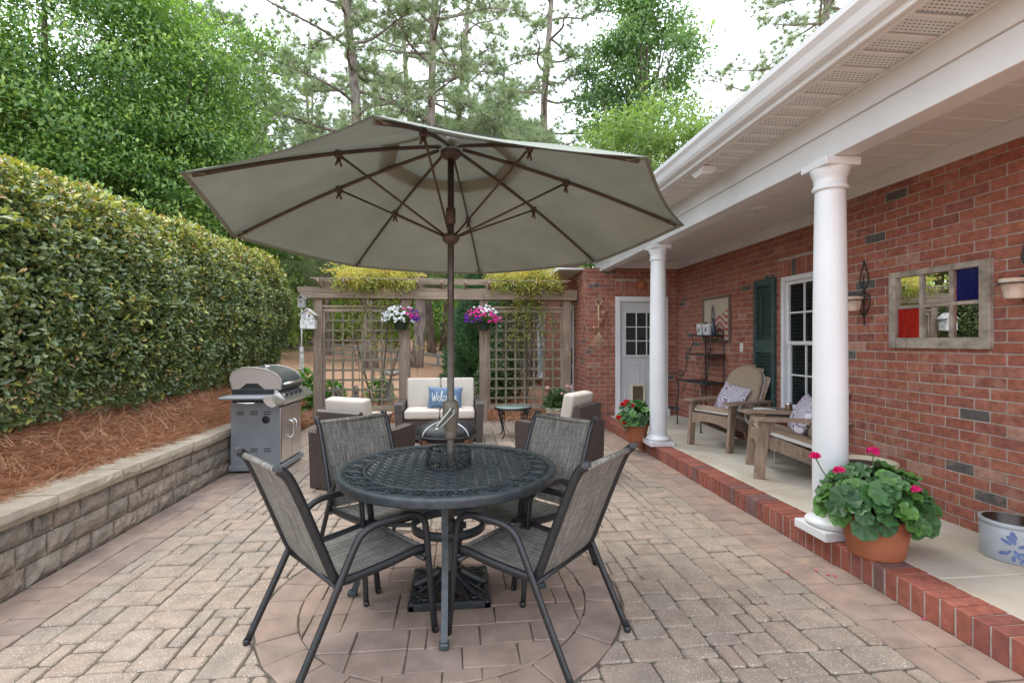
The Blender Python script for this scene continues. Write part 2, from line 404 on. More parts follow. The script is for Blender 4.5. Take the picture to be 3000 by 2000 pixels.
# ---- retaining wall of split-face blocks ----
wall = thing('retaining_wall', 'low tan split-face block retaining wall with flat caps below the hedge', 'wall', (WX-.15, 4.3, 0))
def rough_block(y0, y1, z0, z1, cap=False):
    """front faces +X; front grid is knocked uneven"""
    b = MB(); nv, nu = (4, 2) if cap else (6, 3); xf = WX+(.035 if cap else random.uniform(-.008, .006)); xb = WX-.28
    y0 += .0055; y1 -= .0055; z1 -= .005; z0 += .001; off_ = random.uniform(-.012, .008) if cap else 0; xf += off_; z1 += random.uniform(-.003, .003) if cap else 0
    vs = []
    for i in range(nv+1):
        for j in range(nu+1):
            e = (i in (0, nv)) + (j in (0, nu)); y = y0+(y1-y0)*i/nv; z = z0+(z1-z0)*j/nu
            dx = -random.uniform(.012, .022) if e else random.uniform(-.008, .010)
            if cap: dx = random.uniform(-.012, -.006) if j == nu else random.uniform(-.014, -.004) if j == 0 else random.uniform(-.002, .004)
            vs.append((xf+dx, y+(0 if i in (0, nv) else random.uniform(-.012, .012)), z+(0 if j in (0, nu) else random.uniform(-.01, .01))))
    fs = [(i*(nu+1)+j, (i+1)*(nu+1)+j, (i+1)*(nu+1)+j+1, i*(nu+1)+j+1) for i in range(nv) for j in range(nu)]
    o = len(vs); vs += [(xb, y0, z0), (xb, y1, z0), (xb, y1, z1), (xb, y0, z1)]
    top = [i*(nu+1)+nu for i in range(nv+1)]; lf = list(range(nu+1)); rt = [nv*(nu+1)+j for j in range(nu+1)]
    fs += [tuple(top)+(o+2, o+3), tuple(lf)+(o+3, o), tuple(rt[::-1])+(o+1, o+2)]
    b.add(vs, fs, tint=random.random()); return b
for cz in range(3):
    y = .5-random.uniform(0, .2)
    while y < 8.08:
        L = random.choice((.15, .22, .28, .22, .32)) if cz else random.choice((.22, .3, .26)); L = min(L, 8.1-y) if 8.1-y > .3 else 8.1-y
        rough_block(y, y+L, cz*.135-.01, (cz+1)*.135-.01).build('block', m_block, wall, world=True); y += L
y = .5
while y < 8.1:
    L = min(random.choice((.42, .42, .2, .36)), 8.14-y)
    if L > .08: rough_block(y, y+L, .396, .484, True).build('cap_block', m_cap, wall, world=True)
    y += L

# ---- porch floor with rowlock brick kerb ----
g = MB(); g.box(((KX+.006+3.8)/2, 4.4, .016), (3.8-KX-.006, 7.96, .236)); porch = tag(g.build('porch_floor', m_mortar), kind='structure')
for y0, y1 in ((.4, 2.45), (2.45, 4.05), (4.05, 6.1), (6.1, 8.4)):
    g = MB(); g.box(((KX+.207+3.82)/2, (y0+y1)/2, .102), (3.82-KX-.207, y1-y0-.009, .08), .006); g.build('concrete_slab', m_conc, porch)
kb = []
for k in range(14):
    g = MB(); g.box((0, 0, 0), (.2, .0715, .15), .005, tint=(k*.618) % 1); kb.append(g.mesh('kerb_brick', m_kbrick))
for k in range(98):
    o = link('kerb_brick', random.choice(kb), porch, (KX+.1+random.uniform(-.002, .002), .44+k*.0813, .067+random.uniform(-.002, .002))); o.rotation_euler = (0, random.uniform(-.01, .01), random.uniform(-.012, .012))

# ---- the house ----
NX, RX, DY, SX = 3.46, 3.80, 8.40, 2.15     # near wall, recessed wall, door wall, side wing
NYE = 4.16
house = thing('brick_house', 'red brick house with white columned porch beside the patio', 'house', (3.6, 5, 0))
allbricks = []
def brick_wall(O, U, N, L, z0, z1, holes=(), soldiers=(), start=0.):
    """O corner, U along the wall, N outward; returns the mortar part and queues its bricks"""
    O, U, N = Vector(O), Vector(U), Vector(N)
    g = MB(); c = []
    def slab(u0, u1, a, b):
        if u1-u0 < .005 or b-a < .005: return
        p = O+U*((u0+u1)/2)-N*.0435; d = U*(u1-u0)+N*.09
        g.box((p.x, p.y, (a+b)/2), (abs(d.x), abs(d.y), b-a))
    us = sorted({0, L, *[h[0] for h in holes], *[h[1] for h in holes]})
    for u0, u1 in zip(us, us[1:]):
        zz = z0
        for h in sorted([h for h in holes if h[0] < (u0+u1)/2 < h[1]], key=lambda h: h[2]): slab(u0, u1, zz, h[2]); zz = h[3]
        slab(u0, u1, zz, z1)
    part = g.build('brick_wall', m_mortar, house, world=True)
    CH, BL = .0755, .2032; k = 0; z = z0
    block = [*holes, *[(s_[0], s_[1], s_[2], s_[2]+.2) for s_ in soldiers]]
    while z < z1-.02:
        h = min(CH, z1-z)-.0085; u = -(BL/2 if k % 2 else 0)-start
        while u < L-.01:
            segs = [(max(u, 0)+(.005 if u > 0 else 0), min(u+BL, L)-(.005 if u+BL < L else 0))]
            for hl in block:
                if hl[2]-.02 < z+h/2 < hl[3]+.0:
                    ns = []
                    for a, b in segs:
                        if hl[1] <= a or hl[0] >= b: ns.append((a, b)); continue
                        if hl[0]-.004 > a: ns.append((a, hl[0]-.004))
                        if hl[1]+.004 < b: ns.append((hl[1]+.004, b))
                    segs = ns
            for a, b in segs:
                if b-a > .02: allbricks.append((part, O, U, N, (a+b)/2, z+h/2+.005, b-a, h))
            u += BL
        z += CH; k += 1
    for s0, s1, sz in soldiers:
        n = max(1, round((s1-s0)/.0813)); pw = (s1-s0)/n
        for i in range(n): allbricks.append((part, O, U, N, s0+(i+.5)*pw, sz+.1, pw-.009, .192))
    return part
brick_wall((NX, NYE, 0), (0, -1, 0), (-1, 0, 0), NYE-.4, .13, 2.68)
brick_wall((RX, DY, 0), (0, -1, 0), (-1, 0, 0), DY-NYE, .13, 2.68, holes=[(DY-5.56, DY-4.36, .60, 2.17)], soldiers=[(DY-5.64, DY-4.28, 2.17)], start=.05)
brick_wall((SX, DY, 0), (1, 0, 0), (0, -1, 0), RX-SX, .0, 2.68, holes=[(2.67-SX, 3.60-SX, -.1, 2.19)], soldiers=[(2.67-SX, 3.60-SX, 2.26)], start=.06)
brick_wall((SX, 14.8, 0), (0, -1, 0), (-1, 0, 0), 14.8-DY, -.05, 2.66, holes=[(14.8-10.3, 14.8-9.25, .5, 2.1), (14.8-13.6, 14.8-12.5, .5, 2.1)])
m_t = [MB() for _ in range(1)]
def brick_mesh(L, h, tint):
    g = MB(); g.box((0, 0, 0), (L, .03, h), .0035, tint=tint); return g
order = sorted(range(len(allbricks)), key=lambda i: -shown(allbricks[i][1]+allbricks[i][2]*allbricks[i][4]+Vector((0, 0, allbricks[i][5])), allbricks[i][6]*allbricks[i][7]*abs((allbricks[i][1]+allbricks[i][2]*allbricks[i][4]).dot(allbricks[i][3]))/ (allbricks[i][1]+allbricks[i][2]*allbricks[i][4]).length))
cache = {}; merged = {}
for rank, i in enumerate(order):
    part, O, U, N, u, z, L, h = allbricks[i]
    tint = random.random(); tint = tint if tint < .9 or random.random() < .85 else tint*.6
    pr_ = random.uniform(-.0015, .0025)
    P = O+U*u-N*(.0085-pr_); P.z = z
    Mx = Matrix((U, -N, Vector((0, 0, 1)))).transposed().to_4x4(); Mx.translation = P
    if rank < 300:
        key = (round(L, 3), round(h, 3), int(tint*24)) if abs(L-.193) < .004 else None
        me = cache.get(key) if key else None
        if me is None:
            me = brick_mesh(L, h, tint).mesh('brick', m_brick)
            if key: cache[key] = me
        o = link('brick', me, part); Mx.translation = P-wloc(part); o.matrix_local = Mx
    else:
        g = merged.setdefault(part.name, (part, MB()))[1]; b = brick_mesh(L, h, tint); g.add(b.v, b.f, tint=tint, M=Mx)
for part, g in merged.values(): tag(g.build('far_bricks', m_brick, part, world=True), kind='stuff')
# closing returns and solid backing so no light leaks
g = MB(); g.box((3.64, NYE-.03, 1.4), (.36, .06, 2.7)); g.build('wall_return', m_brick, house, world=True)
g = MB(); g.box((4.2, 2.2, 1.5), (.5, 4.0, 3.1)); g.box((4.2, 6.9, 1.5), (.5, 3.1, 3.1)); g.box((4.5, 4.8, 1.5), (.1, 1.5, 3.1)); g.box((3.1, 8.95, 1.3), (1.7, .5, 2.6)); g.box((2.9, 11.95, 1.3), (.3, 5.7, 2.6)); g.build('inner_wall', m_dark, house, world=True)
# ceiling boards, frieze, beam, soffit, fascia, gutter
m_ceil = M_('porch_ceiling', (.62, .62, .61), (.68, .675, .665), .6, scale=3)
bd = {}
for y0 in np.arange(.4, 8.4, .2):
    x1 = NX if y0 < NYE-.05 else RX
    if x1 not in bd:
        g = MB(); x0 = 2.55
        g.box(((x0+x1)/2, 0, .02), (x1-x0, .195, .04), .008); bd[x1] = g.mesh('ceiling_board', m_ceil)
    link('ceiling_board', bd[x1], house, Vector((0, y0+.1, 2.80))-wloc(house))
g = MB(); g.box((3.15, 4.4, 2.88), (1.35, 8.2, .06)); g.build('ceiling_deck', m_dark, house, world=True)
g = MB(); g.box((NX-.012, (NYE+.4)/2, 2.74), (.026, NYE-.4, .12), .004); g.box((RX-.012, (NYE+DY)/2, 2.74), (.026, DY-NYE, .12), .004)
g.box((3.1, DY-.012, 2.74), (1.38, .026, .12), .004); g.box(((NX+RX)/2, NYE+.012, 2.74), (RX-NX+.04, .026, .12), .004); g.build('frieze_board', m_trim, house, world=True)
g = MB(); g.box((2.475, 4.55, 2.705), (.15, 8.3, .17), .004); g.box((2.465, 4.55, 2.862), (.17, 8.3, .144), .004); g.box((2.385, 4.55, 2.795), (.012, 8.3, .014), .003)
beam = g.build('porch_beam', m_trim, house, world=True)
m_soff, t, p, o_ = nodes('perforated_soffit')
gpos = world_pos(t); sx = t.nodes.new('ShaderNodeSeparateXYZ'); t.links.new(gpos, sx.inputs[0])
def fr(v, k, off=0.): return math_(t, 'FRACT', math_(t, 'MULTIPLY_ADD', v, k, off))
ro = math_(t, 'MULTIPLY', math_(t, 'FLOOR', math_(t, 'MULTIPLY', sx.outputs[1], 44)), .5)
a_ = math_(t, 'ABSOLUTE', math_(t, 'SUBTRACT', math_(t, 'FRACT', math_(t, 'ADD', math_(t, 'MULTIPLY', sx.outputs[0], 40), ro)), .5))
b_ = math_(t, 'ABSOLUTE', math_(t, 'SUBTRACT', fr(sx.outputs[1], 44), .5))
dot = math_(t, 'MULTIPLY', math_(t, 'LESS_THAN', a_, .27), math_(t, 'LESS_THAN', b_, .16))
band = math_(t, 'LESS_THAN', math_(t, 'ABSOLUTE', math_(t, 'SUBTRACT', fr(sx.outputs[1], 1/.15, 100-.02/.15), .5)), .37)
t.links.new(mix(t, math_(t, 'MULTIPLY', dot, band), (.64, .64, .63), (.14, .105, .09)), p.inputs['Base Color']); p.inputs['Roughness'].default_value = .55
sp = None
def soffit(x0, x1, y0, y1, z, pw=.15):
    g = MB(); L = x1-x0
    g.box((0, 0, .012), (L, pw-.018, .02), .006); g.box((0, pw/2-.006, .02), (L, .012, .014))
    me = g.mesh('soffit_panel', m_soff); n = int((y1-y0)/pw)
    for i in range(n): link('soffit_panel', me, house, Vector(((x0+x1)/2, y0+(i+.5)*pw, z))-wloc(house))
soffit(2.03, 2.38, .45, 8.55, 2.925)
g = MB(); g.box((2.007, 4.5, 2.985), (.03, 8.2, .15), .004); g.box((2.04, 4.5, 2.918), (.03, 8.2, .02), .004); g.box((2.37, 4.5, 2.922), (.025, 8.2, .016), .004); g.build('fascia_board', m_trim, house, world=True)
gp = [(1.992, 2.945), (1.945, 2.945), (1.925, 2.965), (1.905, 3.005), (1.878, 3.03), (1.872, 3.06), (1.886, 3.064), (1.886, 3.05), (1.90, 3.02), (1.94, 2.965), (1.985, 2.96), (1.985, 3.06), (1.992, 3.06)]
g = MB(); n = len(gp); g.add([(x, y, z) for y in (.4, 8.62) for x, z in gp], [(j, (j+1) % n, n+(j+1) % n, n+j) for j in range(n)]+[tuple(range(n)), tuple(range(2*n-1, n-1, -1))])
m_gut = M_('gutter_metal', (.64, .665, .69), (.71, .725, .74), .3, scale=2)
g.build('gutter', m_gut, house, world=True)
# side wing eave
g = MB(); g.box((1.95, 11.7, 2.68), (.42, 6.3, .03), .004); g.box((1.73, 11.7, 2.74), (.03, 6.3, .15), .004); g.build('wing_eave', m_ceil, house, world=True)
m_shingle = M_('roof_shingles', (.10, .09, .085), (.17, .155, .15), .9, scale=20, bmp=.5)
g = MB(); g.add([(1.95, .3, 3.07), (1.95, 8.7, 3.07), (7, 8.7, 5.3), (7, .3, 5.3), (1.72, 8.7, 2.84), (1.72, 15, 2.84), (7, 15, 5.2), (7, 8.7, 5.2)], [(0, 3, 2, 1), (4, 7, 6, 5)]); g.build('roof', m_shingle, house, world=True)
# columns
def column(y):
    x = 2.47
    g = MB(); z0 = .14
    prof = [(.102, z0+.10), (.104, z0+.16), (.104, 1.0), (.101, 1.6), (.094, 2.2), (.090, 2.43), (.090, 2.44)]
    g.lathe(prof, 40, (x, y, 0)); c = g.build('column', m_white, house, world=True)
    g = MB(); g.box((x, y, z0+.028), (.30, .30, .056), .003); g.build('plinth', m_white, c, world=True)
    g = MB(); pf = [(.10, z0+.056), (.142, z0+.058)]+[(.128+.022*math.cos(R(a)), z0+.078+.02*math.sin(R(a))) for a in range(-80, 91, 20)]+[(.122, z0+.102), (.114, z0+.118), (.107, z0+.13)]
    g.lathe(pf, 40, (x, y, 0)); g.build('base_moulding', m_white, c, world=True)
    g = MB(); pf = [(.094, 2.42), (.105, 2.425), (.108, 2.435), (.105, 2.447), (.097, 2.452), (.096, 2.50), (.102, 2.51), (.112, 2.535), (.118, 2.56), (.118, 2.565)]
    g.lathe(pf, 40, (x, y, 0)); g.box((x, y, 2.592), (.245, .245, .054), .004); g.build('capital', m_white, c, world=True)
for y in (.25, 3.12, 6.04): column(y) if y > 1 else None
# window with green shutter
m_glass, t, p, o_ = nodes('window_glass'); p.inputs['Base Color'].default_value = (.02, .025, .028, 1); p.inputs['Roughness'].default_value = .04
tg_ = t.nodes.new('ShaderNodeBsdfTransparent'); tg_.inputs[0].default_value = (.62, .66, .66, 1); mg_ = t.nodes.new('ShaderNodeMixShader'); mg_.inputs[0].default_value = .30
t.links.new(tg_.outputs[0], mg_.inputs[1]); t.links.new(p.outputs[0], mg_.inputs[2]); t.links.new(mg_.outputs[0], o_.inputs[0])
m_blind = M_('dark_blinds', (.03, .032, .034), (.07, .07, .068), .5, sc3=(1, 1, 90), scale=1)
m_slat = M_('blind_slat', (.16, .165, .16), (.24, .24, .235), .5)
def window(Xw, y0, y1, z0, z1, cols=2, nz=2):
    """double-hung window in a wall that faces -X"""
    g = MB(); fw = .055; x = Xw-.012
    for a, b, c, d in ((y0, y0+fw, z0, z1), (y1-fw, y1, z0, z1), (y0+fw, y1-fw, z1-fw, z1), (y0+fw, y1-fw, z0, z0+fw)): g.box((x+.03, (a+b)/2, (c+d)/2), (.09, b-a, d-c), .003)
    wdw = g.build('window', m_white, house, world=True)
    zm = (z0+z1)/2
    for k, (a, b, xx) in enumerate(((zm, z1-fw, x+.035), (z0+fw, zm+.03, x+.055))):
        g = MB(); sw = .038
        for c, d, e, f in ((y0+fw, y0+fw+sw, a, b), (y1-fw-sw, y1-fw, a, b), (y0+fw+sw, y1-fw-sw, b-sw, b), (y0+fw+sw, y1-fw-sw, a, a+sw)): g.box((xx, (c+d)/2, (e+f)/2), (.03, d-c, f-e), .002)
        yw = (y1-y0-2*fw-2*sw)
        for i in range(1, 4 if yw > .8 else 3): g.box((xx, y0+fw+sw+yw*i/(4 if yw > .8 else 3), (a+b)/2), (.016, .018, b-a-2*sw))
        g.box((xx+.001, (y0+y1)/2, (a+b)/2), (.016, yw, .018))
        g.build('sash', m_white, wdw, world=True)
        g = MB(); g.box((xx+.012, (y0+y1)/2, (a+b)/2), (.004, yw+.02, b-a-sw)); g.build('pane', m_glass, wdw, world=True)
    g = MB(); zz = z0+.08
    while zz < z1-.08:
        g.bar((x+.085, y0+.07, zz), (x+.085, y1-.07, zz), .014, .014); zz += .042
    g.build('blind', m_slat, wdw, world=True)
    g = MB(); g.box((x+.01, (y0+y1)/2, z0-.025), (.1, y1-y0+.08, .05), .004); g.build('sill', m_trim, wdw, world=True)
window(RX, 4.36, 5.56, .60, 2.17)
window(SX, 9.25, 10.3, .5, 2.1); window(SX, 12.5, 13.6, .5, 2.1)
m_shut = wood('green_shutter_paint', (.022, .05, .046), (.05, .095, .088), .6, (3, 3, 20), .2)
g = MB(); sy0, sy1, sz0, sz1 = 5.66, 6.08, .58, 2.19; xs_ = RX-.03
for a, b, c, d in ((sy0, sy0+.05, sz0, sz1), (sy1-.05, sy1, sz0, sz1), (sy0+.05, sy1-.05, sz1-.09, sz1), (sy0+.05, sy1-.05, 1.28, 1.44), (sy0+.05, sy1-.05, sz0, sz0+.12)): g.box((xs_, (a+b)/2, (c+d)/2), (.045, b-a, d-c), .004)
g.box((xs_+.02, (sy0+sy1)/2, (sz0+sz1)/2), (.006, .34, 1.55)); g.box((xs_-.03, (sy0+sy1)/2+.02, 1.75), (.012, .012, .56))
sh = g.build('shutter', m_shut, house, world=True)
g = MB(); g.box((0, 0, 0), (.007, .315, .046), M=Matrix.Rotation(R(-40), 4, 'Y')); me = g.mesh('louver', m_shut)
for a, b in ((sz0+.14, 1.27), (1.46, sz1-.10)):
    n = int((b-a)/.044)
    for i in range(n): link('louver', me, sh, Vector((xs_-.006, (sy0+sy1)/2, a+(i+.5)*(b-a)/n))-wloc(sh))
# door
m_door = M_('door_paint', (.48, .495, .50), (.53, .54, .545), .45, scale=2)
g = MB(); yd = DY-.02
for a, b, c, d in ((2.67, 2.75, .14, 2.19), (3.52, 3.60, .14, 2.19), (2.75, 3.52, 2.11, 2.19)): g.box(((a+b)/2, yd+.02, (c+d)/2), (b-a, .08, d-c), .004)
g.box((3.135, yd, .20), (.95, .16, .12), .004)
door = g.build('door', m_white, house, world=True)
g = MB(); g.box((3.135, yd+.05, 1.19), (.77, .04, 1.85)); 
for a, b, c, d in ((2.82, 2.86, 1.15, 1.95), (3.41, 3.45, 1.15, 1.95), (2.86, 3.41, 1.91, 1.95), (2.86, 3.41, 1.15, 1.19)): g.box(((a+b)/2, yd+.025, (c+d)/2), (b-a, .03, d-c), .004)
for a, b in ((2.84, 3.1), (3.17, 3.43)):
    for c, d, e, f in ((a, a+.02, .36, 1.04), (b-.02, b, .36, 1.04), (a+.02, b-.02, .36, .38), (a+.02, b-.02, 1.02, 1.04)): g.box(((c+d)/2, yd+.028, (e+f)/2), (d-c, .012, f-e), .003)
g.build('door_panel', m_door, door, world=True)
g = MB(); g.box((3.135, yd+.027, 1.55), (.55, .006, .72)); gl = g.build('pane', m_glass, door, world=True)
g = MB()
for i in (1, 2): g.box((2.86+.55*i/3, yd+.018, 1.55), (.016, .012, .72)); g.box((3.135, yd+.019, 1.19+.72*i/3), (.55, .01, .016))
g.build('muntin', m_white, door, world=True)
g = MB(); zz = 1.21
while zz < 1.9: g.box((3.135, yd+.0225, zz), (.54, .002, .008)); zz += .022
g.build('blind', m_blind, door, world=True)
m_cream = M_('cream_plastic', (.55, .50, .38), (.62, .57, .45), .5); m_brownflap = M_('pet_flap', (.09, .065, .045), (.13, .095, .065), .4, scale=30)
g = MB()
for a, b, c, d in ((2.945, 2.98, .33, .685), (3.165, 3.20, .33, .685), (2.98, 3.165, .65, .685), (2.98, 3.165, .33, .365)): g.box(((a+b)/2, yd+.018, (c+d)/2), (b-a, .035, d-c), .004)
g.build('pet_door_frame', m_cream, door, world=True)
g = MB(); g.box((3.0725, yd+.022, .507), (.19, .008, .29)); g.build('pet_flap', m_brownflap, door, world=True)
g = MB(); g.lathe([(0, -.07), (.02, -.068), (.028, -.05), (.02, -.03), (.01, -.02), (.01, 0), (.028, 0), (.028, .006)], 16, M=Matrix.Translation((3.46, yd+.03, 1.08)) @ Matrix.Rotation(R(-90), 4, 'X')); g.build('door_knob', M_('brass', (.5, .38, .2), rough=.3, metal=1), door, world=True)
# downspout at wing end, recessed lights, eave lamp, switch plates
g = MB(); g.box((SX-.06, 14.72, 1.45), (.08, .1, 2.4), .01); ds = g.build('downspout', m_trim, house, world=True)
g = MB(); g.tube([(SX-.06, 14.72, .3), (SX-.06, 14.72, .1), (SX-.2, 14.6, .04)], .07, 10); g.build('drain_boot', m_black, ds, world=True)
m_bul = M_('lamp_lens', (.55, .50, .36), (.6, .56, .42), .3)
for x, y in ((3.12, 4.93), (3.16, 7.28), (3.1, 1.9)):
    g = MB(); g.lathe([(.062, -.012), (.085, -.014), (.10, -.004), (.10, .0)], 28, (x, y, 2.80)); l_ = g.build('recessed_light', m_white, house, world=True)
    g = MB(); g.lathe([(0, .012), (.05, .01), (.064, -.01)], 28, (x, y, 2.80)); g.build('lens', m_bul, l_, world=True)
g = MB(); g.box((2.12, 4.18, 2.905), (.13, .2, .035), .006); g.add([(2.05, 4.09, 2.9), (2.19, 4.09, 2.9), (2.19, 4.27, 2.9), (2.05, 4.27, 2.9), (2.07, 4.12, 2.86), (2.17, 4.12, 2.87), (2.17, 4.24, 2.87), (2.07, 4.24, 2.86)], [(0, 1, 5, 4), (1, 2, 6, 5), (2, 3, 7, 6), (3, 0, 4, 7), (4, 5, 6, 7)]); g.build('eave_lamp', m_white, house, world=True)
g = MB(); g.box((RX-.006, 6.42, 1.34), (.012, .075, .12), .003); g.box((RX-.014, 6.42, 1.34), (.01, .03, .06), .002); g.build('switch_plate', m_white, house, world=True)
# ================= dining set =================
m_alu = M_('cast_aluminium', (.026, .034, .039), (.055, .066, .072), .45, scale=26, bmp=.25, bscale=120, bd=.002)
m_frame = M_('chair_frame', (.010, .011, .012), (.02, .021, .023), .42, scale=30, bmp=.1)
def sling_mat(name, sc3, cols):
    m, t, p, o = nodes(name); n = noise(t, 1, 3, sc3=sc3); n2 = noise(t, 1, 2, sc3=(sc3[1], sc3[0], sc3[0]) if sc3[1] < sc3[0] else sc3)
    c = ramp(t, n, [(.32, cols[0]), (.52, cols[1]), (.72, cols[2])]); c = mix(t, 1.0, c, ramp(t, n2, [(.35, (.72,)*3), (.65, (1.2,)*3)]), 'MULTIPLY')
    t.links.new(c, p.inputs['Base Color']); p.inputs['Roughness'].default_value = .75; bump(t, p, n, .2, .002); return m
m_sling = sling_mat('sling_fabric', (260, 9, 9), [(.07, .066, .059), (.18, .169, .15), (.38, .355, .315)])
TX, TY = -.06, 2.88
tb = thing('dining_table', 'round dark cast aluminium patio table with woven pattern top under the umbrella', 'table', (TX, TY, 0))
g = MB(); g.lathe([(.565, .708), (.572, .716), (.585, .72), (.60, .719), (.61, .713), (.612, .70), (.606, .685), (.604, .672), (.60, .664), (.592, .668), (.592, .70), (.565, .70), (.565, .708)], 72); g.lathe([(.452, .705), (.452, .716), (.47, .716), (.47, .705), (.452, .705)], 60); g.lathe([(.05, .712), (.05, .718), (.085, .718), (.085, .70)], 32); g.lathe([(.468, .7065), (.567, .7065)], 60)
rim = g.build('table_rim', m_alu, tb)
g = MB(); pit = .046; wv = .027; n = 10
for d in (0, 1):
    for k in range(-n, n+1):
        c = k*pit; h = math.sqrt(max(0, .455**2-c*c)); m = int(2*h/(pit/4))
        if m < 2: continue
        pts = []
        for i in range(m+1):
            s_ = -h+2*h*i/m; z = .709+.0045*math.cos(math.pi*(s_/pit+k+d))
            pts.append((s_, z))
        vs = []; fs = []
        for s_, z in pts:
            for e, dz in ((-wv/2, -.003), (-wv*.3, .002), (wv*.3, .002), (wv/2, -.003)):
                vs.append((s_, c+e, z+dz) if d == 0 else (c+e, s_, z+dz))
        for i in range(m):
            for j in range(3):
                q = (i*4+j, (i+1)*4+j, (i+1)*4+j+1, i*4+j+1); fs.append(q if d == 0 else q[::-1])
        g.add(vs, fs, smooth=True, M=Matrix.Rotation(R(45), 4, 'Z'))
tag(g.build('woven_panel', m_alu, tb))
g = MB()
for k in range(26):     # scrolled leaf border
    a = 2*math.pi*k/26; Mx = Matrix.Rotation(a, 4, 'Z') @ Matrix.Translation((.518, 0, .711))
    for j in range(6):
        t_ = j*math.pi/3; g.add([(.004*math.cos(t_), .004*math.sin(t_), .002), (.028*math.cos(t_-.28), .028*math.sin(t_-.28), .004), (.043*math.cos(t_), .043*math.sin(t_), 0), (.028*math.cos(t_+.28), .028*math.sin(t_+.28), .004), (.022*math.cos(t_), .022*math.sin(t_), -.003)], [(0, 1, 4), (1, 2, 4), (2, 3, 4), (3, 0, 4)], M=Mx)
    g.tube([Mx @ Vector((.045*math.cos(R(b)), .045*math.sin(R(b)), 0)) for b in range(0, 360, 30)], .004, 5, closed=True)
    Mx = Matrix.Rotation(a+math.pi/26, 4, 'Z'); g.tube([Mx @ Vector((r_, .008*math.sin((r_-.47)*60), .711)) for r_ in np.linspace(.468, .57, 7)], .005, 5)
g.build('leaf_border', m_alu, tb)
for a in (-91, -1, 89, 179):
    g = MB(); Mx = Matrix.Rotation(R(a), 4, 'Z')
    pts = spline([(.47, 0, .69), (.455, 0, .58), (.43, 0, .42), (.44, 0, .28), (.49, 0, .12), (.53, 0, .02)], 4)
    g.tube([Mx @ p for p in pts], .019, 4, sq=(.9, 1.15), smooth=False, twist=0)
    g.box((0, 0, 0), (.05, .045, .03), .006, M=Mx @ Matrix.Translation((.533, 0, .015))); lg = g.build('leg', m_alu, tb)
    g = MB(); g.bar(Mx @ Vector((.43, 0, .39)), Mx @ Vector((.21, 0, .385)), .012, .02); g.build('spoke', m_alu, lg)
g = MB(); g.lathe([(.192, .36), (.208, .362), (.208, .405), (.192, .407), (.192, .36)], 48); g.build('brace_ring', m_alu, tb)
# wire caddy round the pole with a glass jar
cd = thing('wire_caddy', 'black filigree wire ring holder around the umbrella pole on the table', 'caddy', (TX, TY, .72))
g = MB(); r_ = .125
for z in (.004, .088): g.tube([(r_*math.cos(t), r_*math.sin(t), z) for t in np.linspace(0, 2*math.pi, 33)[:-1]], .0035, 6, closed=True)
for k in range(16):
    a = 2*math.pi*k/16
    def on(s_, z): return (r_*math.cos(a+s_/r_), r_*math.sin(a+s_/r_), z)
    g.tube([on(0, .004), on(0, .088)], .0028, 5)
    for sg in (1, -1):
        g.tube([on(.024+sg*x_, .046+y_) for x_, y_ in spiral(.019, .004, 90, 520, 12)], .0024, 5)
    g.tube([on(.024+.012*math.cos(t), .07+.012*math.sin(t)) for t in np.linspace(0, 6.28, 9)[:-1]], .0024, 5, closed=True); g.tube([on(.024+.012*math.cos(t), .02+.012*math.sin(t)) for t in np.linspace(0, 6.28, 9)[:-1]], .0024, 5, closed=True)
g.build('wire_frame', m_black, cd)
m_clear, t, p, o_ = nodes('clear_glass'); p.inputs['Base Color'].default_value = (.9, .95, .93, 1); p.inputs['Roughness'].default_value = .02; p.inputs['Transmission Weight'].default_value = 1; p.inputs['IOR'].default_value = 1.3
jr = thing('glass_jar', 'small clear glass candle jar inside the filigree ring on the table', 'jar', (TX-.078, TY-.012, .721))
g = MB(); g.lathe([(0, .002), (.035, .002), (.036, .07), (.034, .09), (.031, .09), (.033, .07), (.031, .008), (0, .008)], 24); g.build('jar_body', m_clear, jr)

# umbrella stand
us = thing('umbrella_stand', 'black square openwork cast iron umbrella base below the table', 'umbrella base', (-.05, 2.89, 0))
g = MB(); h = .22
for a in range(4):
    Mx = Matrix.Rotation(R(90*a), 4, 'Z'); g.box((0, -h+.02, .02), (2*h, .04, .04), .008, M=Mx)
    g.tube([Mx @ Vector(p) for p in spline([(h*.95, -h*.95, .025), (.12, -.12, .05), (.06, -.06, .085), (.03, -.03, .12)], 4)], [.018]*12+[.02], 6)
    for sx_ in (-1, 1):
        g.tube([Mx @ Vector(p) for p in spline([(sx_*.11, -h*.95, .03), (sx_*.075, -.13, .06), (sx_*.03, -.06, .09)], 4)], .011, 6)
        g.tube([Mx @ Vector((sx_*(.135+x_), -.165+y_, .045)) for x_, y_ in spiral(.035, .008, 0, 420, 12)], .008, 5)
    g.lathe([(.0, .012), (.05, .01), (.0, .0)], 8, M=Mx @ Matrix.Translation((0, -.15, .03)))
    g.tube([Mx @ Vector(p) for p in spline([(0, -h*.95, .03), (0, -.13, .065), (0, -.05, .11)], 4)], [.012, .014, .018, .02, .02, .02, .022, .024, .026], 6, sq=(1.6, .6))
g.build('openwork_plate', m_black, us)
g = MB(); g.lathe([(.10, .05), (.07, .09), (.045, .13), (.034, .16), (.034, .40), (.028, .405)], 24); g.build('pole_socket', m_black, us)
g = MB(); g.tube([(.03, 0, .37), (.075, 0, .37)], .006, 8); g.lathe([(0, -.012), (.018, -.01), (.018, .01), (0, .012)], 12, M=Matrix.Translation((.08, 0, .37)) @ Matrix.Rotation(R(90), 4, 'Y')); g.build('set_screw', m_black, us)

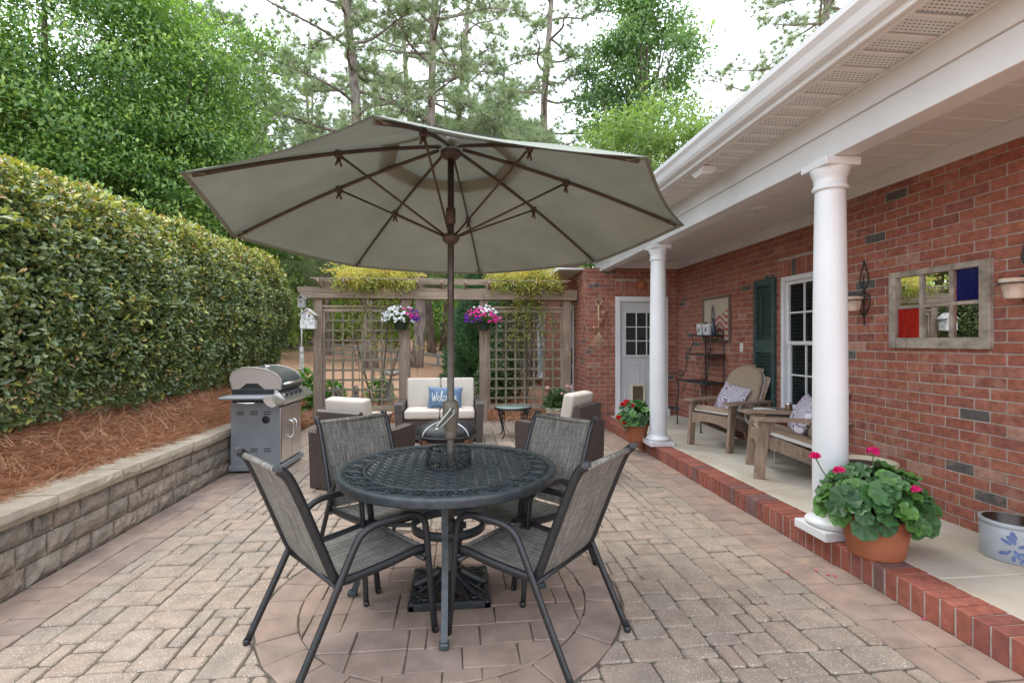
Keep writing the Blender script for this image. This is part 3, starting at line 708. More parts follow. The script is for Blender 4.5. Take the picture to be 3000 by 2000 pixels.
# ================= patio umbrella =================
UX, UY = -.048, 2.90
um = thing('patio_umbrella', 'large grey green octagonal market umbrella over the dining table', 'umbrella', (UX, UY, 0))
m_bronze = M_('bronze_pole', (.055, .043, .034), (.085, .068, .054), .45, metal=.35, scale=18)
m_rib = M_('rib_metal', (.05, .036, .028), (.085, .06, .045), .55, scale=20)
m_can, t, p, o_ = nodes('canopy_fabric')
cc = ramp(t, noise(t, 3, 5), [(.3, (.20, .215, .176)), (.7, (.245, .262, .218))])
cc = mix(t, 1.0, cc, ramp(t, noise(t, 1.3, 6, dist=1), [(.35, (.88, .88, .87)), (.6, (1.03, 1.03, 1.02))]), 'MULTIPLY')
t.links.new(cc, p.inputs['Base Color']); p.inputs['Roughness'].default_value = .9; bump(t, p, noise(t, 260, 2), .12, .002)
tr = t.nodes.new('ShaderNodeBsdfTranslucent'); t.links.new(cc, tr.inputs[0]); ms = t.nodes.new('ShaderNodeMixShader'); ms.inputs[0].default_value = .13
t.links.new(p.outputs[0], ms.inputs[1]); t.links.new(tr.outputs[0], ms.inputs[2]); t.links.new(ms.outputs[0], o_.inputs[0])
RC, A0, ZR, ZT = 1.37, 3.757, 2.085, 2.56
tilt = lambda dx, dy, z: (dx, dy, z-.055*dy)
CY = .13                    # canopy centre lies a little beyond the pole foot
def rimp(k, f=1.0):
    a = A0-k*math.pi/4; return Vector(tilt(RC*f*math.cos(a), RC*f*math.sin(a), ZT+(ZR-ZT)*f+.03*math.sin(math.pi*f)))+Vector((0, CY*f, 0))
for k in range(8):
    g = MB(); nu, nv = 10, 10
    def fn(u, v, k=k):
        f = .24+(1-.24)*u; a, b = rimp(k, f), rimp(k+1, f); q = a.lerp(b, v); sag = 4*v*(1-v)
        return q+Vector((0, 0, -.018*sag*f))-Vector((q.x, q.y-CY*f, 0)).normalized()*.02*sag*u
    g.grid(fn, nu, nv)
    # hem and top vent cap share the panel's cloth
    g.grid(lambda u, v, k=k: rimp(k, .02+.30*u).lerp(rimp(k+1, .02+.30*u), v)+Vector((0, 0, .035-.012*u)), 4, 4)
    pn = g.build('canopy_panel', m_can, um)
    g = MB(); g.grid(lambda u, v, k=k: fn(1-.02*u, v, k)+Vector((0, 0, -.004)), 1, 10); g.build('hem', m_can, pn)
    g = MB(); pts = [rimp(k, f)+Vector((0, 0, -.022)) for f in np.linspace(.05, .965, 10)]
    g.tube(pts, .0085, 6, sq=(1.3, .8)); rb = g.build('rib', m_rib, um)
    e = rimp(k, .985)+Vector((0, 0, -.012)); d_ = (rimp(k, 1)-rimp(k, .9)).normalized(); sdv = d_.cross(Vector((0, 0, 1))).normalized()
    g = MB(); g.add([rimp(k, .995)+Vector((0, 0, -.006)), rimp(k, .93)+sdv*.035+Vector((0, 0, -.03)), rimp(k, .93)-sdv*.035+Vector((0, 0, -.03))], [(0, 1, 2)]); g.build('rib_pocket', m_can, rb)
    hub = Vector((0, .045, 2.03)); j = rimp(k, .49)+Vector((0, 0, -.03))
    hp = hub+Vector((j.x, j.y, 0)).normalized()*.035
    g = MB(); g.tube([hp, j], .0065, 6); st = g.build('strut', m_rib, um)
    g = MB(); g.box((j.x, j.y, j.z), (.035, .035, .04), .006); g.tube([j+Vector((0, 0, -.02)), j+Vector((.012, .012, -.055))], .006, 6); g.tube([j+Vector((0, 0, -.02)), j+Vector((-.012, -.012, -.055))], .006, 6); g.build('strut_joint', m_rib, st)
g = MB(); g.tube([(0, 0, .12), (0, .01, .8), (0, .02, 1.62)], .0205, 20); g.build('lower_pole', M_('taupe_pole', (.09, .075, .062), (.12, .10, .082), .5, metal=.1, scale=20), um)
g = MB(); g.tube([(0, .02, 1.35), (0, .03, 1.75), (0, .055, 2.53)], .019, 20); pl = g.build('upper_pole', m_bronze, um)
g = MB(); g.lathe([(.022, 2.10), (.028, 2.11), (.028, 2.19), (.022, 2.20)], 20, (0, .042, 0)); g.lathe([(.02, 1.985), (.034, 1.99), (.048, 2.01), (.05, 2.03), (.034, 2.045), (.02, 2.05)], 20, (0, .04, 0)); g.build('runner_hub', m_rib, um)
g = MB(); g.lathe([(.02, 2.48), (.045, 2.49), (.06, 2.51), (.06, 2.53), (.02, 2.54)], 20, (0, .055, 0)); g.build('top_hub', m_rib, um)
g = MB(); g.lathe([(0, 2.58), (.03, 2.585), (.03, 2.60), (.02, 2.62), (.012, 2.65), (0, 2.655)], 16, (0, .06, 0)); g.build('finial', m_bronze, um)
m_crank = M_('crank_plastic', (.11, .095, .065), (.14, .12, .085), .5, scale=20)
g = MB(); g.lathe([(.02, .86), (.032, .862), (.034, .872), (.035, .90), (.0345, .903), (.035, .906), (.042, .95), (.047, 1.02), (.047, 1.055), (.042, 1.075), (.022, 1.085)], 28, (0, .012, 0)); cb = g.build('crank_housing', m_crank, um)
m_steel = M_('crank_steel', (.38, .42, .40), (.5, .54, .52), .35, metal=.6, scale=20)
g = MB(); g.lathe([(0, -.014), (.022, -.012), (.024, .006), (.02, .01)], 20, M=Matrix.Translation((.013, -.046, 1.03)) @ Matrix.Rotation(R(90), 4, 'X')); g.bar((.005, -.062, 1.045), (-.078, -.064, .945), .008, .022, up=(0, 1, 0), bev=.003); g.bar((.022, -.062, 1.018), (-.068, -.064, .925), .008, .010, up=(0, 1, 0), bev=.003)
g.tube([(-.074, -.055, .935), (-.074, -.10, .935)], .012, 12); g.build('crank_handle', m_steel, cb)

# ================= sling chairs =================
def make_chair():
    t = thing('sling_chair', '', 'chair')
    W, W2 = .269, .241
    for sx_ in (-1, 1):
        g = MB(); x = sx_*W
        side = spline([(x, -.362, .012), (x, -.235, .26), (x, -.10, .53), (x, -.055, .585), (x, .0, .604), (x, .10, .608), (x, .19, .606), (x, .255, .57), (x, .275, .50), (x, .29, .33), (x, .325, .012)], 4)
        g.tube(side, .0145, 8, sq=(1.15, .95)); lg = g.build('side_frame', m_frame, t)
        for y in (-.364, .327): g = MB(); g.lathe([(0, 0), (.0155, 0), (.016, .022), (.012, .026)], 12, (x, y, 0)); g.build('foot_cap', m_black, lg)
    SP = [(-.405, .915), (-.372, .885), (-.335, .81), (-.27, .65), (-.215, .51), (-.18, .425), (-.155, .397), (-.10, .392), (.0, .396), (.12, .405), (.24, .418), (.285, .412), (.308, .398)]
    prof = [(p.x, p.y) for p in spline([(a, b, 0) for a, b in SP], 3)]
    for sx_ in (-1, 1):
        g = MB(); g.tube([(sx_*W2, y, z) for y, z in prof], .0165, 8, sq=(1.25, .85)); rl = g.build('sling_rail', m_frame, t)
        g = MB(); g.box((sx_*W2, prof[0][0]-.004, prof[0][1]+.006), (.04, .03, .022), .004, M=None); g.build('rail_cap', M_('end_cap', (.05, .053, .056), rough=.5) if 'end_cap' not in bpy.data.materials else bpy.data.materials['end_cap'], rl)
    nb = 3*5+1
    def sheet(pr_, sag, dn):
        g = MB(); n = len(pr_)-1
        for off in (0, -.004):
            g.grid(lambda u, v: (-W2+2*W2*u, pr_[round(v*n)][0]+dn[0]*(sag*4*u*(1-u)+off), pr_[round(v*n)][1]+dn[1]*(sag*4*u*(1-u)+off)), 8, n)
        return g
    sheet(prof[2:nb+2], -.012, (.9, .3)).build('back_sling', m_sling, t)
    sheet(prof[nb+1:-2], -.014, (0, 1)).build('seat_sling', m_sling, t)
    g = MB(); g.tube([(-W2, -.385, .897), (W2, -.385, .897)], .014, 8); g.build('top_rail', m_sling, t); g = MB(); g.tube([(-W2, .295, .403), (W2, .295, .403)], .012, 8); g.build('front_rail', m_sling, t)
    for yy_ in (-.165, .262):
        g = MB(); g.tube([(-W, yy_, .375), (W, yy_, .375)], .011, 8)
        for sx_ in (-1, 1): g.tube([(sx_*(W+.004), yy_+.004, .40), (sx_*(W2-.01), yy_+.004, .385)], .008, 6)
        g.build('stretcher', m_frame, t)
    return t
ch0 = make_chair()
CH = [(-.54, 2.494, -.891, 'grey mesh sling chair on the retaining wall side of the table, facing the porch door'),
      (.371, 2.438, .832, 'grey mesh sling chair on the porch side of the table, away from the loveseat'),
      (-.48, 3.19, -2.49, 'grey mesh sling chair between the dining table and the grill side wicker armchair'),
      (.41, 3.09, 2.285, 'grey mesh sling chair between the dining table and the porch side wicker armchair')]
for i, (x, y, a, lb) in enumerate(CH):
    o = ch0 if i == 0 else copy_tree(ch0); o.location = (x, y, 0); o.rotation_euler = (0, 0, a); tag(o, lb, 'chair', 'sling chairs around the dining table')

# ================= wicker lounge set =================
m_wick, t, p, o_ = nodes('brown_wicker')
tc = t.nodes.new('ShaderNodeTexCoord').outputs['Object']; sxx = t.nodes.new('ShaderNodeSeparateXYZ'); t.links.new(tc, sxx.inputs[0])
hz = math_(t, 'ADD', sxx.outputs[0], sxx.outputs[1]); row = math_(t, 'FLOOR', math_(t, 'MULTIPLY', sxx.outputs[2], 75))
wv_ = math_(t, 'MULTIPLY', math_(t, 'SINE', math_(t, 'ADD', math_(t, 'MULTIPLY', hz, 190), math_(t, 'MULTIPLY', row, 3.14159))), math_(t, 'ABSOLUTE', math_(t, 'SINE', math_(t, 'MULTIPLY', sxx.outputs[2], 235.6))))
wf = math_(t, 'MULTIPLY_ADD', wv_, .5, .5)
t.links.new(mix(t, 1.0, ramp(t, wf, [(.1, (.016, .011, .010)), (.55, (.06, .044, .038)), (1, (.17, .13, .115))]), ramp(t, noise(t, 12, 3), [(.3, (.8, .8, .8)), (.7, (1.2, 1.2, 1.2))]), 'MULTIPLY'), p.inputs['Base Color']); p.inputs['Roughness'].default_value = .45; bump(t, p, wf, .6, .006)
m_cush = M_('cream_cushion', (.49, .43, .365), (.56, .50, .43), .9, scale=5, bmp=.1, bscale=200, bd=.002)
def wicker_seat(name, label, cat, loc, rz, width, nseat):
    """front faces local -Y"""
    t = thing(name, label, cat, loc, rz); D = .70; hw = width/2
    g = MB(); g.box((0, .02, .19), (width-.16, D-.06, .30), .012); g.build('seat_base', m_wick, t)
    for sx_ in (-1, 1):
        g = MB(); vs = []; x0, x1 = sx_*(hw-.09), sx_*hw
        prof = [(-.36, 0), (-.36, .545), (-.33, .575), (-.1, .555), (.15, .55), (.33, .56), (.35, .54), (.35, 0)]
        for xx, fl in ((x0, 0), (x1, .03*sx_)):
            for y, z in prof: vs.append((xx+fl*z/.55*.8, y, z))
        n = len(prof); fs = [tuple(range(n)), tuple(range(2*n-1, n-1, -1))]+[(j, n+j, n+(j+1) % n, (j+1) % n) for j in range(n)]
        g.add(vs, fs); g.build('arm', m_wick, t)
    g = MB(); vs = []; prof = [(.22, .3), (.30, .755), (.33, .77), (.36, .75), (.355, .02), (.30, .02)]
    for xx in (-hw+.092, hw-.092):
        for y, z in prof: vs.append((xx, y, z))
    n = len(prof); g.add(vs, [tuple(range(n)), tuple(range(2*n-1, n-1, -1))]+[(j, n+j, n+(j+1) % n, (j+1) % n) for j in range(n)]); g.build('back_panel', m_wick, t)
    iw = (width-.2)/nseat
    for i in range(nseat):
        x = -(width-.2)/2+iw*(i+.5); v_, f_ = rbox((iw-.008, .58, .115), .03, 3, .014, 2)
        g = MB(); g.add(v_, f_, smooth=True, M=Matrix.Translation((x, -.06, .40))); g.build('seat_cushion', m_cush, t)
        v_, f_ = rbox((iw-.008, .44, .12), .03, 3, .02, 2)
        g = MB(); g.add(v_, f_, smooth=True, M=Matrix.Translation((x, .185, .655)) @ Matrix.Rotation(R(80), 4, 'X')); g.build('back_cushion', m_cush, t)
    for sx_ in (-1, 1):
        for yy in (-.3, .3):
            g = MB(); g.box((sx_*(hw-.05), yy, .012), (.04, .04, .03)); g.build('foot', m_black, t)
    return t
wicker_seat('wicker_loveseat', 'dark brown wicker loveseat with cream cushions in front of the pergola', 'loveseat', (-.27, 7.40, 0), 0, 1.19, 2)
wicker_seat('wicker_armchair', 'dark brown wicker armchair with cream cushion between the grill and the fire pit', 'armchair', (-.955, 5.16, 0), R(180-31), .70, 1)
wicker_seat('wicker_armchair', 'dark brown wicker armchair with cream cushion near the porch kerb', 'armchair', (1.11, 5.42, 0), R(180+50), .70, 1)
# Welcome pillow
m_blue = sling_mat('blue_chambray', (40, 220, 220), [(.045, .085, .15), (.10, .165, .265), (.20, .28, .39)])
wp = thing('welcome_pillow', 'blue pillow with white handwritten Welcome propped on the loveseat', 'pillow', (-.20, 7.30, .46))
Mp = Matrix.Translation((0, 0, .15)) @ Matrix.Rotation(R(76), 4, 'X') @ Matrix.Rotation(R(-2), 4, 'Z')
v_, f_ = pillow(.50, .31, .13, 14); g = MB(); g.add(v_, f_, smooth=True, M=Mp); pw = g.build('pillow_cover', m_blue, wp)
letters = [  # strokes in a 0..1 high cursive hand
    (0, [(0, 1.6), (.06, .9), (.22, .1), (.3, 0), (.45, .9), (.5, 1.1), (.55, .3), (.68, 0), (.85, .8), (.98, 1.75)]),
    (1.05, [(0, .35), (.3, .5), (.42, .8), (.25, 1), (.05, .7), (.08, .2), (.3, 0), (.6, .25)]),
    (1.65, [(0, .25), (.3, 1.1), (.32, 1.85), (.18, 1.9), (.12, 1.2), (.15, .3), (.3, 0), (.5, .25)]),
    (2.15, [(.5, .8), (.3, 1), (.05, .7), (.05, .25), (.25, 0), (.6, .25)]),
    (2.75, [(.4, .95), (.1, .8), (.05, .25), (.3, 0), (.5, .3), (.45, .8), (.3, .95), (.5, .85), (.7, .9)]),
    (3.4, [(0, .9), (.08, .95), (.1, 0), (.2, .8), (.35, .95), (.4, .6), (.4, 0), (.5, .8), (.65, .95), (.7, .6), (.72, .1), (.95, .25)]),
    (4.35, [(0, .35), (.3, .5), (.42, .8), (.25, 1), (.05, .7), (.08, .2), (.3, 0), (.7, .35)])]
m_thread = M_('white_stitching', (.78, .76, .72), rough=.8)
g = MB()
for ox, st in letters:
    pts = []
    for x_, y_ in st:
        px_, py_ = (ox+x_)*.072-.185, y_*.072-.055
        a, b = px_/.25, py_/.155; pts.append((px_, py_, .065*(max(0, 1-a*a)*max(0, 1-b*b))**.42+.001))
    g.tube([Mp @ p for p in spline(pts, 5)], .0045, 5)
g.build('stitched_word', m_thread, pw)

# ================= fire pit =================
m_mesh, t, p, o_ = nodes('spark_screen'); p.inputs['Base Color'].default_value = (.03, .03, .032, 1); p.inputs['Roughness'].default_value = .5; p.inputs['Metallic'].default_value = .5
tp = t.nodes.new('ShaderNodeBsdfTransparent'); ms = t.nodes.new('ShaderNodeMixShader'); ms.inputs[0].default_value = .72
t.links.new(tp.outputs[0], ms.inputs[1]); t.links.new(p.outputs[0], ms.inputs[2]); t.links.new(ms.outputs[0], o_.inputs[0])
fp = thing('fire_pit', 'round black fire pit with domed spark screen in front of the loveseat', 'fire pit', (-.145, 5.68, 0))
g = MB(); g.lathe([(0, .15), (.15, .16), (.25, .22), (.30, .32), (.31, .375), (.335, .38), (.335, .37), (.315, .365), (.30, .30), (.25, .20), (.15, .145), (0, .135)], 40); g.build('bowl', m_black, fp)
g = MB(); g.lathe([(.345-.0*i, .39) if i == 0 else (.345*math.cos(R(i*9)), .39+.145*math.sin(R(i*9))) for i in range(0, 11)], 40); g.build('screen_dome', m_mesh, fp)
g = MB(); g.tube([(.347*math.cos(a), .347*math.sin(a), .39) for a in np.linspace(0, 2*math.pi, 41)[:-1]], .008, 6, closed=True); g.tube([(.03*math.cos(a), 0, .555+.03*math.sin(a)) for a in np.linspace(-.3, 3.44, 9)], .005, 6)
g.build('screen_ring', m_black, fp)
m_strap = M_('steel_strap', (.32, .33, .33), (.4, .41, .41), .4, metal=.5)
for a in (20, 110, 200, 290):
    g = MB(); Mx = Matrix.Rotation(R(a+25), 4, 'Z'); g.tube([Mx @ Vector((.348*math.cos(R(b)), 0, .392+.146*math.sin(R(b)))) for b in range(0, 88, 8)], .007, 6, sq=(.5, 1.3)); g.build('dome_strap', m_strap, fp)
m_rust = M_('rusty_steel', (.10, .05, .03), (.30, .13, .05), .7, scale=9)
for a in (45, 135, 225, 315):
    g = MB(); Mx = Matrix.Rotation(R(a), 4, 'Z'); g.bar(Mx @ Vector((.31, 0, .36)), Mx @ Vector((.31, 0, 0)), .05, .03, bev=.004); g.build('leg', m_rust, fp)
g = MB(); g.lathe([(.295, .04), (.31, .04), (.31, .09), (.295, .09), (.295, .04)], 40); g.lathe([(.297, .30), (.308, .30), (.308, .36), (.297, .36)], 40); g.build('base_ring', m_rust, fp)

# ================= iron side table =================
m_gtop = M_('frosted_table_glass', (.13, .17, .155), (.22, .27, .25), .25, scale=14)
st_ = thing('iron_side_table', 'round black wrought iron side table with glass top beside the loveseat', 'side table', (.80, 7.47, 0))
g = MB(); g.tube([(.275*math.cos(a), .275*math.sin(a), .435) for a in np.linspace(0, 2*math.pi, 41)[:-1]], .012, 8, closed=True, sq=(1.5, .7)); g.build('table_ring', m_black, st_)
g = MB(); g.lathe([(0, .44), (.265, .44), (.268, .446), (.265, .452), (0, .452)], 40); g.build('glass_top', m_gtop, st_)
for a in (45, 135, 225, 315):
    g = MB(); Mx = Matrix.Rotation(R(a), 4, 'Z')
    g.tube([Mx @ p for p in spline([(.262, 0, .43), (.275, 0, .33), (.235, 0, .2), (.2, 0, .09), (.225, 0, .02), (.25, 0, .008)], 5)], .009, 6)
    g.tube([Mx @ p for p in spline([(.262, 0, .43), (.20, 0, .36), (.20, 0, .25), (.215, 0, .15)], 5)], .006, 6)
    for zz in (.22, .28, .34):
        for sy_ in (-1, 1): g.add([Mx @ Vector((.24, 0, zz)), Mx @ Vector((.235, sy_*.022, zz+.018)), Mx @ Vector((.235, sy_*.03, zz+.045)), Mx @ Vector((.24, sy_*.008, zz+.03))], [(0, 1, 2, 3)])
    for sy_ in (-1, 1): g.tube([Mx @ Vector((.25, sy_*(.03+x_), .385+y_)) for x_, y_ in spiral(.03, .006, 180, 600, 12)], .005, 5)
    g.build('scroll_leg', m_black, st_)

# ================= gas grill (door faces +X, end panel faces the table) =================
m_ss, t, p, o_ = nodes('brushed_steel'); n_ = noise(t, 1, 3, sc3=(3, 3, 160))
t.links.new(ramp(t, n_, [(.3, (.62, .60, .58)), (.7, (.74, .72, .70))]), p.inputs['Base Color']); p.inputs['Metallic'].default_value = 1; p.inputs['Roughness'].default_value = .32
m_ssd = M_('dark_hood', (.16, .18, .18), (.22, .24, .24), .28, metal=.7, scale=6)
m_gry = M_('grey_enamel', (.20, .215, .23), (.24, .255, .27), .42, metal=.2, scale=5); m_taupe = M_('hood_end', (.36, .31, .275), (.41, .355, .315), .45, metal=.3, scale=200)
gr = thing('gas_grill', 'stainless steel gas grill on a cabinet cart against the retaining wall', 'grill', (-2.18, 6.0, 0), R(-2))
def gbox(name, c, d, m, bev=.006, parent=None): g = MB(); g.box(c, d, bev); return g.build(name, m, parent or gr)
D2, L2 = .255, .31      # half depth (x), half length (y)
gbox('end_panel', (0, -L2, .41), (.51, .02, .70), m_gry, .004); gbox('end_panel', (0, L2, .41), (.51, .02, .70), m_gry, .004); gbox('back_panel', (-D2+.01, 0, .42), (.015, .60, .68), m_gry)
cab = gbox('front_frame', (D2-.012, 0, .74), (.02, .6, .08), m_gry)
for sy_ in (-1, 1):
    dr = gbox('door', (D2+.004, sy_*.155, .40), (.03, .30, .60), m_ss, .008)
    g = MB(); g.tube(spline([(D2+.015, sy_*.06, .53), (D2+.05, sy_*.05, .50), (D2+.055, sy_*.045, .43), (D2+.05, sy_*.05, .36), (D2+.015, sy_*.06, .33)], 4), .010, 8); g.build('door_handle', m_ss, dr)
gbox('base', (.01, 0, .055), (.56, .68, .06), m_gry, .008); 
for x in (-.2, .2):
    for y in (-.27, .27): g = MB(); g.lathe([(0, -.012), (.028, -.012), (.03, 0), (.028, .012), (0, .012)], 14, M=Matrix.Translation((x, y, .03)) @ Matrix.Rotation(R(90), 4, 'X')); g.build('caster', m_black, gr)
for zz in (.66, .635, .26, .235):
    for x in (-.15, -.01, .13): g = MB(); g.box((x, -L2-.0105, zz), (.075, .004, .011), .002); g.build('vent_slot', m_dark, gr)
g = MB(); g.lathe([(0, 0), (.042, 0), (.044, -.004)], 24, M=Matrix.Translation((.115, -L2-.011, .575)) @ Matrix.Rotation(R(90), 4, 'X')); g.build('hose_hole', m_dark, gr)
gbox('firebox', (0, 0, .83), (.50, .60, .16), m_black, .01)
vs = []; hp = [(-.25, .90), (-.27, 1.02), (-.25, 1.09), (-.14, 1.135), (0, 1.135), (.12, 1.11), (.22, 1.06), (.265, 1.01), (.27, .90)]
g = MB(); n = len(hp)
for y in (-.29, .29):
    for x, z in hp: vs.append((x, y, z))
g.add(vs, [(j, j+1, n+j+1, n+j) for j in range(n-1)], smooth=True); hood = g.build('hood', m_ssd, gr)
for sy_ in (-1, 1):
    g = MB(); pts = [(x, sy_*.298, z) for x, z in hp]; inner = [(.27, sy_*.298, .895), (.10, sy_*.298, .895), (.02, sy_*.298, .965), (-.10, sy_*.298, .965), (-.17, sy_*.298, .905), (-.25, sy_*.298, .90)]
    poly = pts+inner[:-1]; g.add(poly, [tuple(range(len(poly)))] ); g.tube(pts, .007, 6); g.build('hood_end', m_taupe, hood)
gbox('hood_inner', (0, 0, .94), (.46, .56, .09), m_dark, .004)
g = MB(); g.tube([(.30, -.30, .955), (.30, .30, .955)], .014, 12); [g.bar((.26, y, .955), (.30, y, .955), .02, .02) for y in (-.26, .26)]; g.build('hood_handle', m_ss, hood)
g = MB(); g.lathe([(0, .008), (.028, .008), (.032, 0)], 20, (.02, -.05, 1.137)); g.build('thermometer', m_ss, hood)
g = MB(); vs = []; cp = [(.20, .74), (.30, .735), (.325, .775), (.225, .895), (.20, .895)]
for y in (-.31, .31):
    for x, z in cp: vs.append((x, y, z))
g.add(vs, [(j, (j+1) % 5, 5+(j+1) % 5, 5+j) for j in range(5)]+[(4, 3, 2, 1, 0), (5, 6, 7, 8, 9)]); pnl = g.build('control_panel', m_ss, gr)
for y in (-.21, -.07, .07, .21):
    Mx = Matrix.Translation((.276, y, .836)) @ Matrix.Rotation(R(50), 4, 'Y'); g = MB(); g.lathe([(.036, 0), (.036, .006), (.028, .008), (.026, .03), (.022, .034), (0, .034)], 20, M=Mx); g.box((0, 0, .036), (.04, .008, .01), .003, M=Mx); k_ = g.build('knob', m_black, pnl)
    g = MB(); g.lathe([(.030, .004), (.040, .004), (.040, .001)], 20, M=Mx); g.build('bezel', m_ss, k_)
for sy_ in (-1, 1):
    g = MB(); y0, y1 = sy_*.32, sy_*.60; vs = [(-.25, y0, .845), (.23, y0, .845), (.30, y0, .77), (.30, y1, .79), (.23, y1, .845), (-.25, y1, .845)]
    g.box((-.01, (y0+y1)/2, .835), (.48, abs(y1-y0), .03), .01); sh_ = g.build('side_shelf', m_gry, gr)
    g = MB(); vs = []; cp = [(.20, .815), (.235, .765), (.285, .742), (.318, .75), (.325, .775), (.228, .858), (.20, .853)]
    for y in (y0, y1):
        for x, z in cp: vs.append((x, y, z))
    n = 7; g.add(vs, [(j, (j+1) % n, n+(j+1) % n, n+j) for j in range(n)]+[tuple(range(n))[::-1], tuple(range(n, 2*n))]); g.build('shelf_nose', m_ss, sh_)
g = MB(); g.tube([(-.05, -.60, .80), (-.05, -.63, .79), (.12, -.63, .79), (.12, -.60, .80)], .005, 6); g.build('towel_hook', m_ss, gr)
# ================= pergola with lattice =================
m_cedar = wood('weathered_cedar', (.16, .115, .085), (.34, .265, .205), .85, (55, 55, 2.5))
m_cedarx = wood('weathered_cedar_beam', (.17, .125, .09), (.36, .285, .22), .85, (2.5, 55, 55))
m_lat = wood('lattice_wood', (.13, .115, .075), (.27, .235, .17), .9, (14, 40, 14))
PYY = 9.05
pg = thing('pergola', 'weathered timber pergola with lattice screens behind the loveseat', 'pergola', (-.25, PYY, 0))
for x in (-2.43, -.94, .44, 1.955):
    g = MB(); g.box((x, PYY, 1.05), (.15, .15, 2.24), .008); g.build('post', m_cedar, pg, world=True)
g = MB(); vs = []; bp = [(-2.75, 2.36), (-2.75, 2.30), (-2.70, 2.23), (-2.64, 2.17), (2.12, 2.165), (2.13, 2.35)]
for y in (PYY-.135, PYY-.085):
    for x, z in bp: vs.append((x, y, z))
n = len(bp); fcs = [tuple(range(n)), tuple(range(2*n-1, n-1, -1))]+[(j, n+j, n+(j+1) % n, (j+1) % n) for j in range(n)]
g.add(vs, fcs); g.build('beam', m_cedarx, pg, world=True)
g = MB(); g.add([(a, b+.22, c) for a, b, c in vs], fcs); g.build('beam', m_cedarx, pg, world=True)
g = MB(); vs = []; rp = [(-.36, .12), (-.36, .075), (-.30, .03), (-.22, 0), (.34, 0), (.44, .04), (.48, .12)]
for x in (-.02, .02):
    for y, z in rp: vs.append((x, y, z))
n = len(rp); g.add(vs, [tuple(range(n))[::-1], tuple(range(n, 2*n))]+[(j, (j+1) % n, n+(j+1) % n, n+j) for j in range(n)]); me = g.mesh('rafter', m_cedar)
for k in range(11): link('rafter', me, pg, Vector((-2.35+.41*k, PYY, 2.352))-wloc(pg))
for y in (PYY-.33, PYY-.1, PYY+.14, PYY+.36):
    g = MB(); g.box((-.26, y, 2.482), (4.44, .045, .022), .003); g.build('purlin', m_cedarx, pg, world=True)
def lattice(x0, x1, xv, dxv, nv):
    g = MB(); g.box(((x0+x1)/2, PYY-.02, 2.03), (x1-x0, .09, .035), .003); g.build('lattice_rail', m_cedarx, pg, world=True)
    g = MB(); g.box(((x0+x1)/2, PYY-.02, 1.965), (x1-x0, .04, .06), .003); g.build('lattice_rail', m_cedarx, pg, world=True)
    g = MB(); g.box(((x0+x1)/2, PYY-.02, .25), (x1-x0, .05, .085), .003); g.build('lattice_rail', m_cedarx, pg, world=True)
    for x in (x0+.02, x1-.02): g = MB(); g.box((x, PYY-.02, 1.11), (.04, .05, 1.64), .003); g.build('lattice_stile', m_cedar, pg, world=True)
    g = MB(); g.box((0, 0, 0), (.036, .010, 1.66), .002); mv = g.mesh('lattice_slat', m_lat)
    for i in range(nv): link('lattice_slat', mv, pg, Vector((xv+dxv*i, PYY-.008, 1.115))-wloc(pg))
    g = MB(); g.box((0, 0, 0), (x1-x0-.02, .010, .036), .002); mh = g.mesh('lattice_slat', m_lat)
    for i in range(9): link('lattice_slat', mh, pg, Vector(((x0+x1)/2, PYY-.0195, 1.786-.173*i))-wloc(pg))
lattice(-2.355, -1.015, -2.186, .166, 7); lattice(.515, 1.88, .669, .172, 7)

# ================= birdhouses, pickets, fence, rocks =================
m_wthr = M_('peeling_white_wood', (.34, .32, .29), (.72, .71, .69), .8, scale=16, bmp=.4, bscale=40, lo=.38, hi=.55)
m_grey = wood('silver_grey_wood', (.20, .20, .19), (.40, .39, .37), .9, (40, 40, 4))
bh = thing('hanging_birdhouse', 'two storey peeling white birdhouse hanging from the pergola post', 'birdhouse', (-2.53, PYY-.25, 1.62))
g = MB(); g.box((0, 0, .085), (.235, .17, .15), .004); g.box((0, 0, .20), (.205, .15, .11), .004); g.add([(-.10, -.075, .255), (.10, -.075, .255), (.0, -.075, .345), (-.10, .075, .255), (.10, .075, .255), (0, .075, .345)], [(0, 1, 2), (3, 5, 4), (0, 2, 5, 3), (1, 4, 5, 2)]); b_ = g.build('house_body', m_wthr, bh)
for sg in (-1, 1): g = MB(); g.bar((sg*.135, 0, .238), (0, 0, .352), .20, .012, up=(0, 0, 1)); g.build('roof_board', m_wthr, bh)
g = MB(); g.lathe([(0, 0), (.016, 0), (.016, .003)], 14, M=Matrix.Translation((.03, -.0765, .225)) @ Matrix.Rotation(R(90), 4, 'X')); g.build('entry_hole', m_dark, bh)
g = MB(); g.tube([(.03, -.07, .185), (.03, -.12, .185)], .005, 8); g.build('perch', m_grey, bh)
g = MB(); g.lathe([(0, .006), (.022, .004), (.024, 0)], 10, M=Matrix.Translation((.06, -.09, .29)) @ Matrix.Rotation(R(90), 4, 'X')); g.build('yellow_flower', M_('yellow_paint', (.65, .42, .03)), bh)
g = MB(); g.tube([(-.05, 0, .33), (0, .0, .52), (.05, 0, .33)], .003, 5); g.tube([(0, 0, .52), (.03, .03, .62)], .003, 5); g.build('hanging_cord', m_grey, bh)
def at(u, v, d):
    s_, c_ = math.sin(YAW), math.cos(YAW); r = (u-1500)/1471*d; return Vector((r*c_+d*s_, d*c_-r*s_, 1.42-(v-1000)/1471*d))
q = at(884, 900, 10.6); gz = ground_z(q.x, q.y)
bp_ = thing('pole_birdhouse', 'small weathered grey birdhouse on a tall white pole past the hedge end', 'birdhouse', (q.x, q.y, gz))
h = q.z-gz
g = MB(); g.box((0, 0, h*.25), (.07, .07, h*.5+.1), .006); g.build('lower_post', m_wthr, bp_)
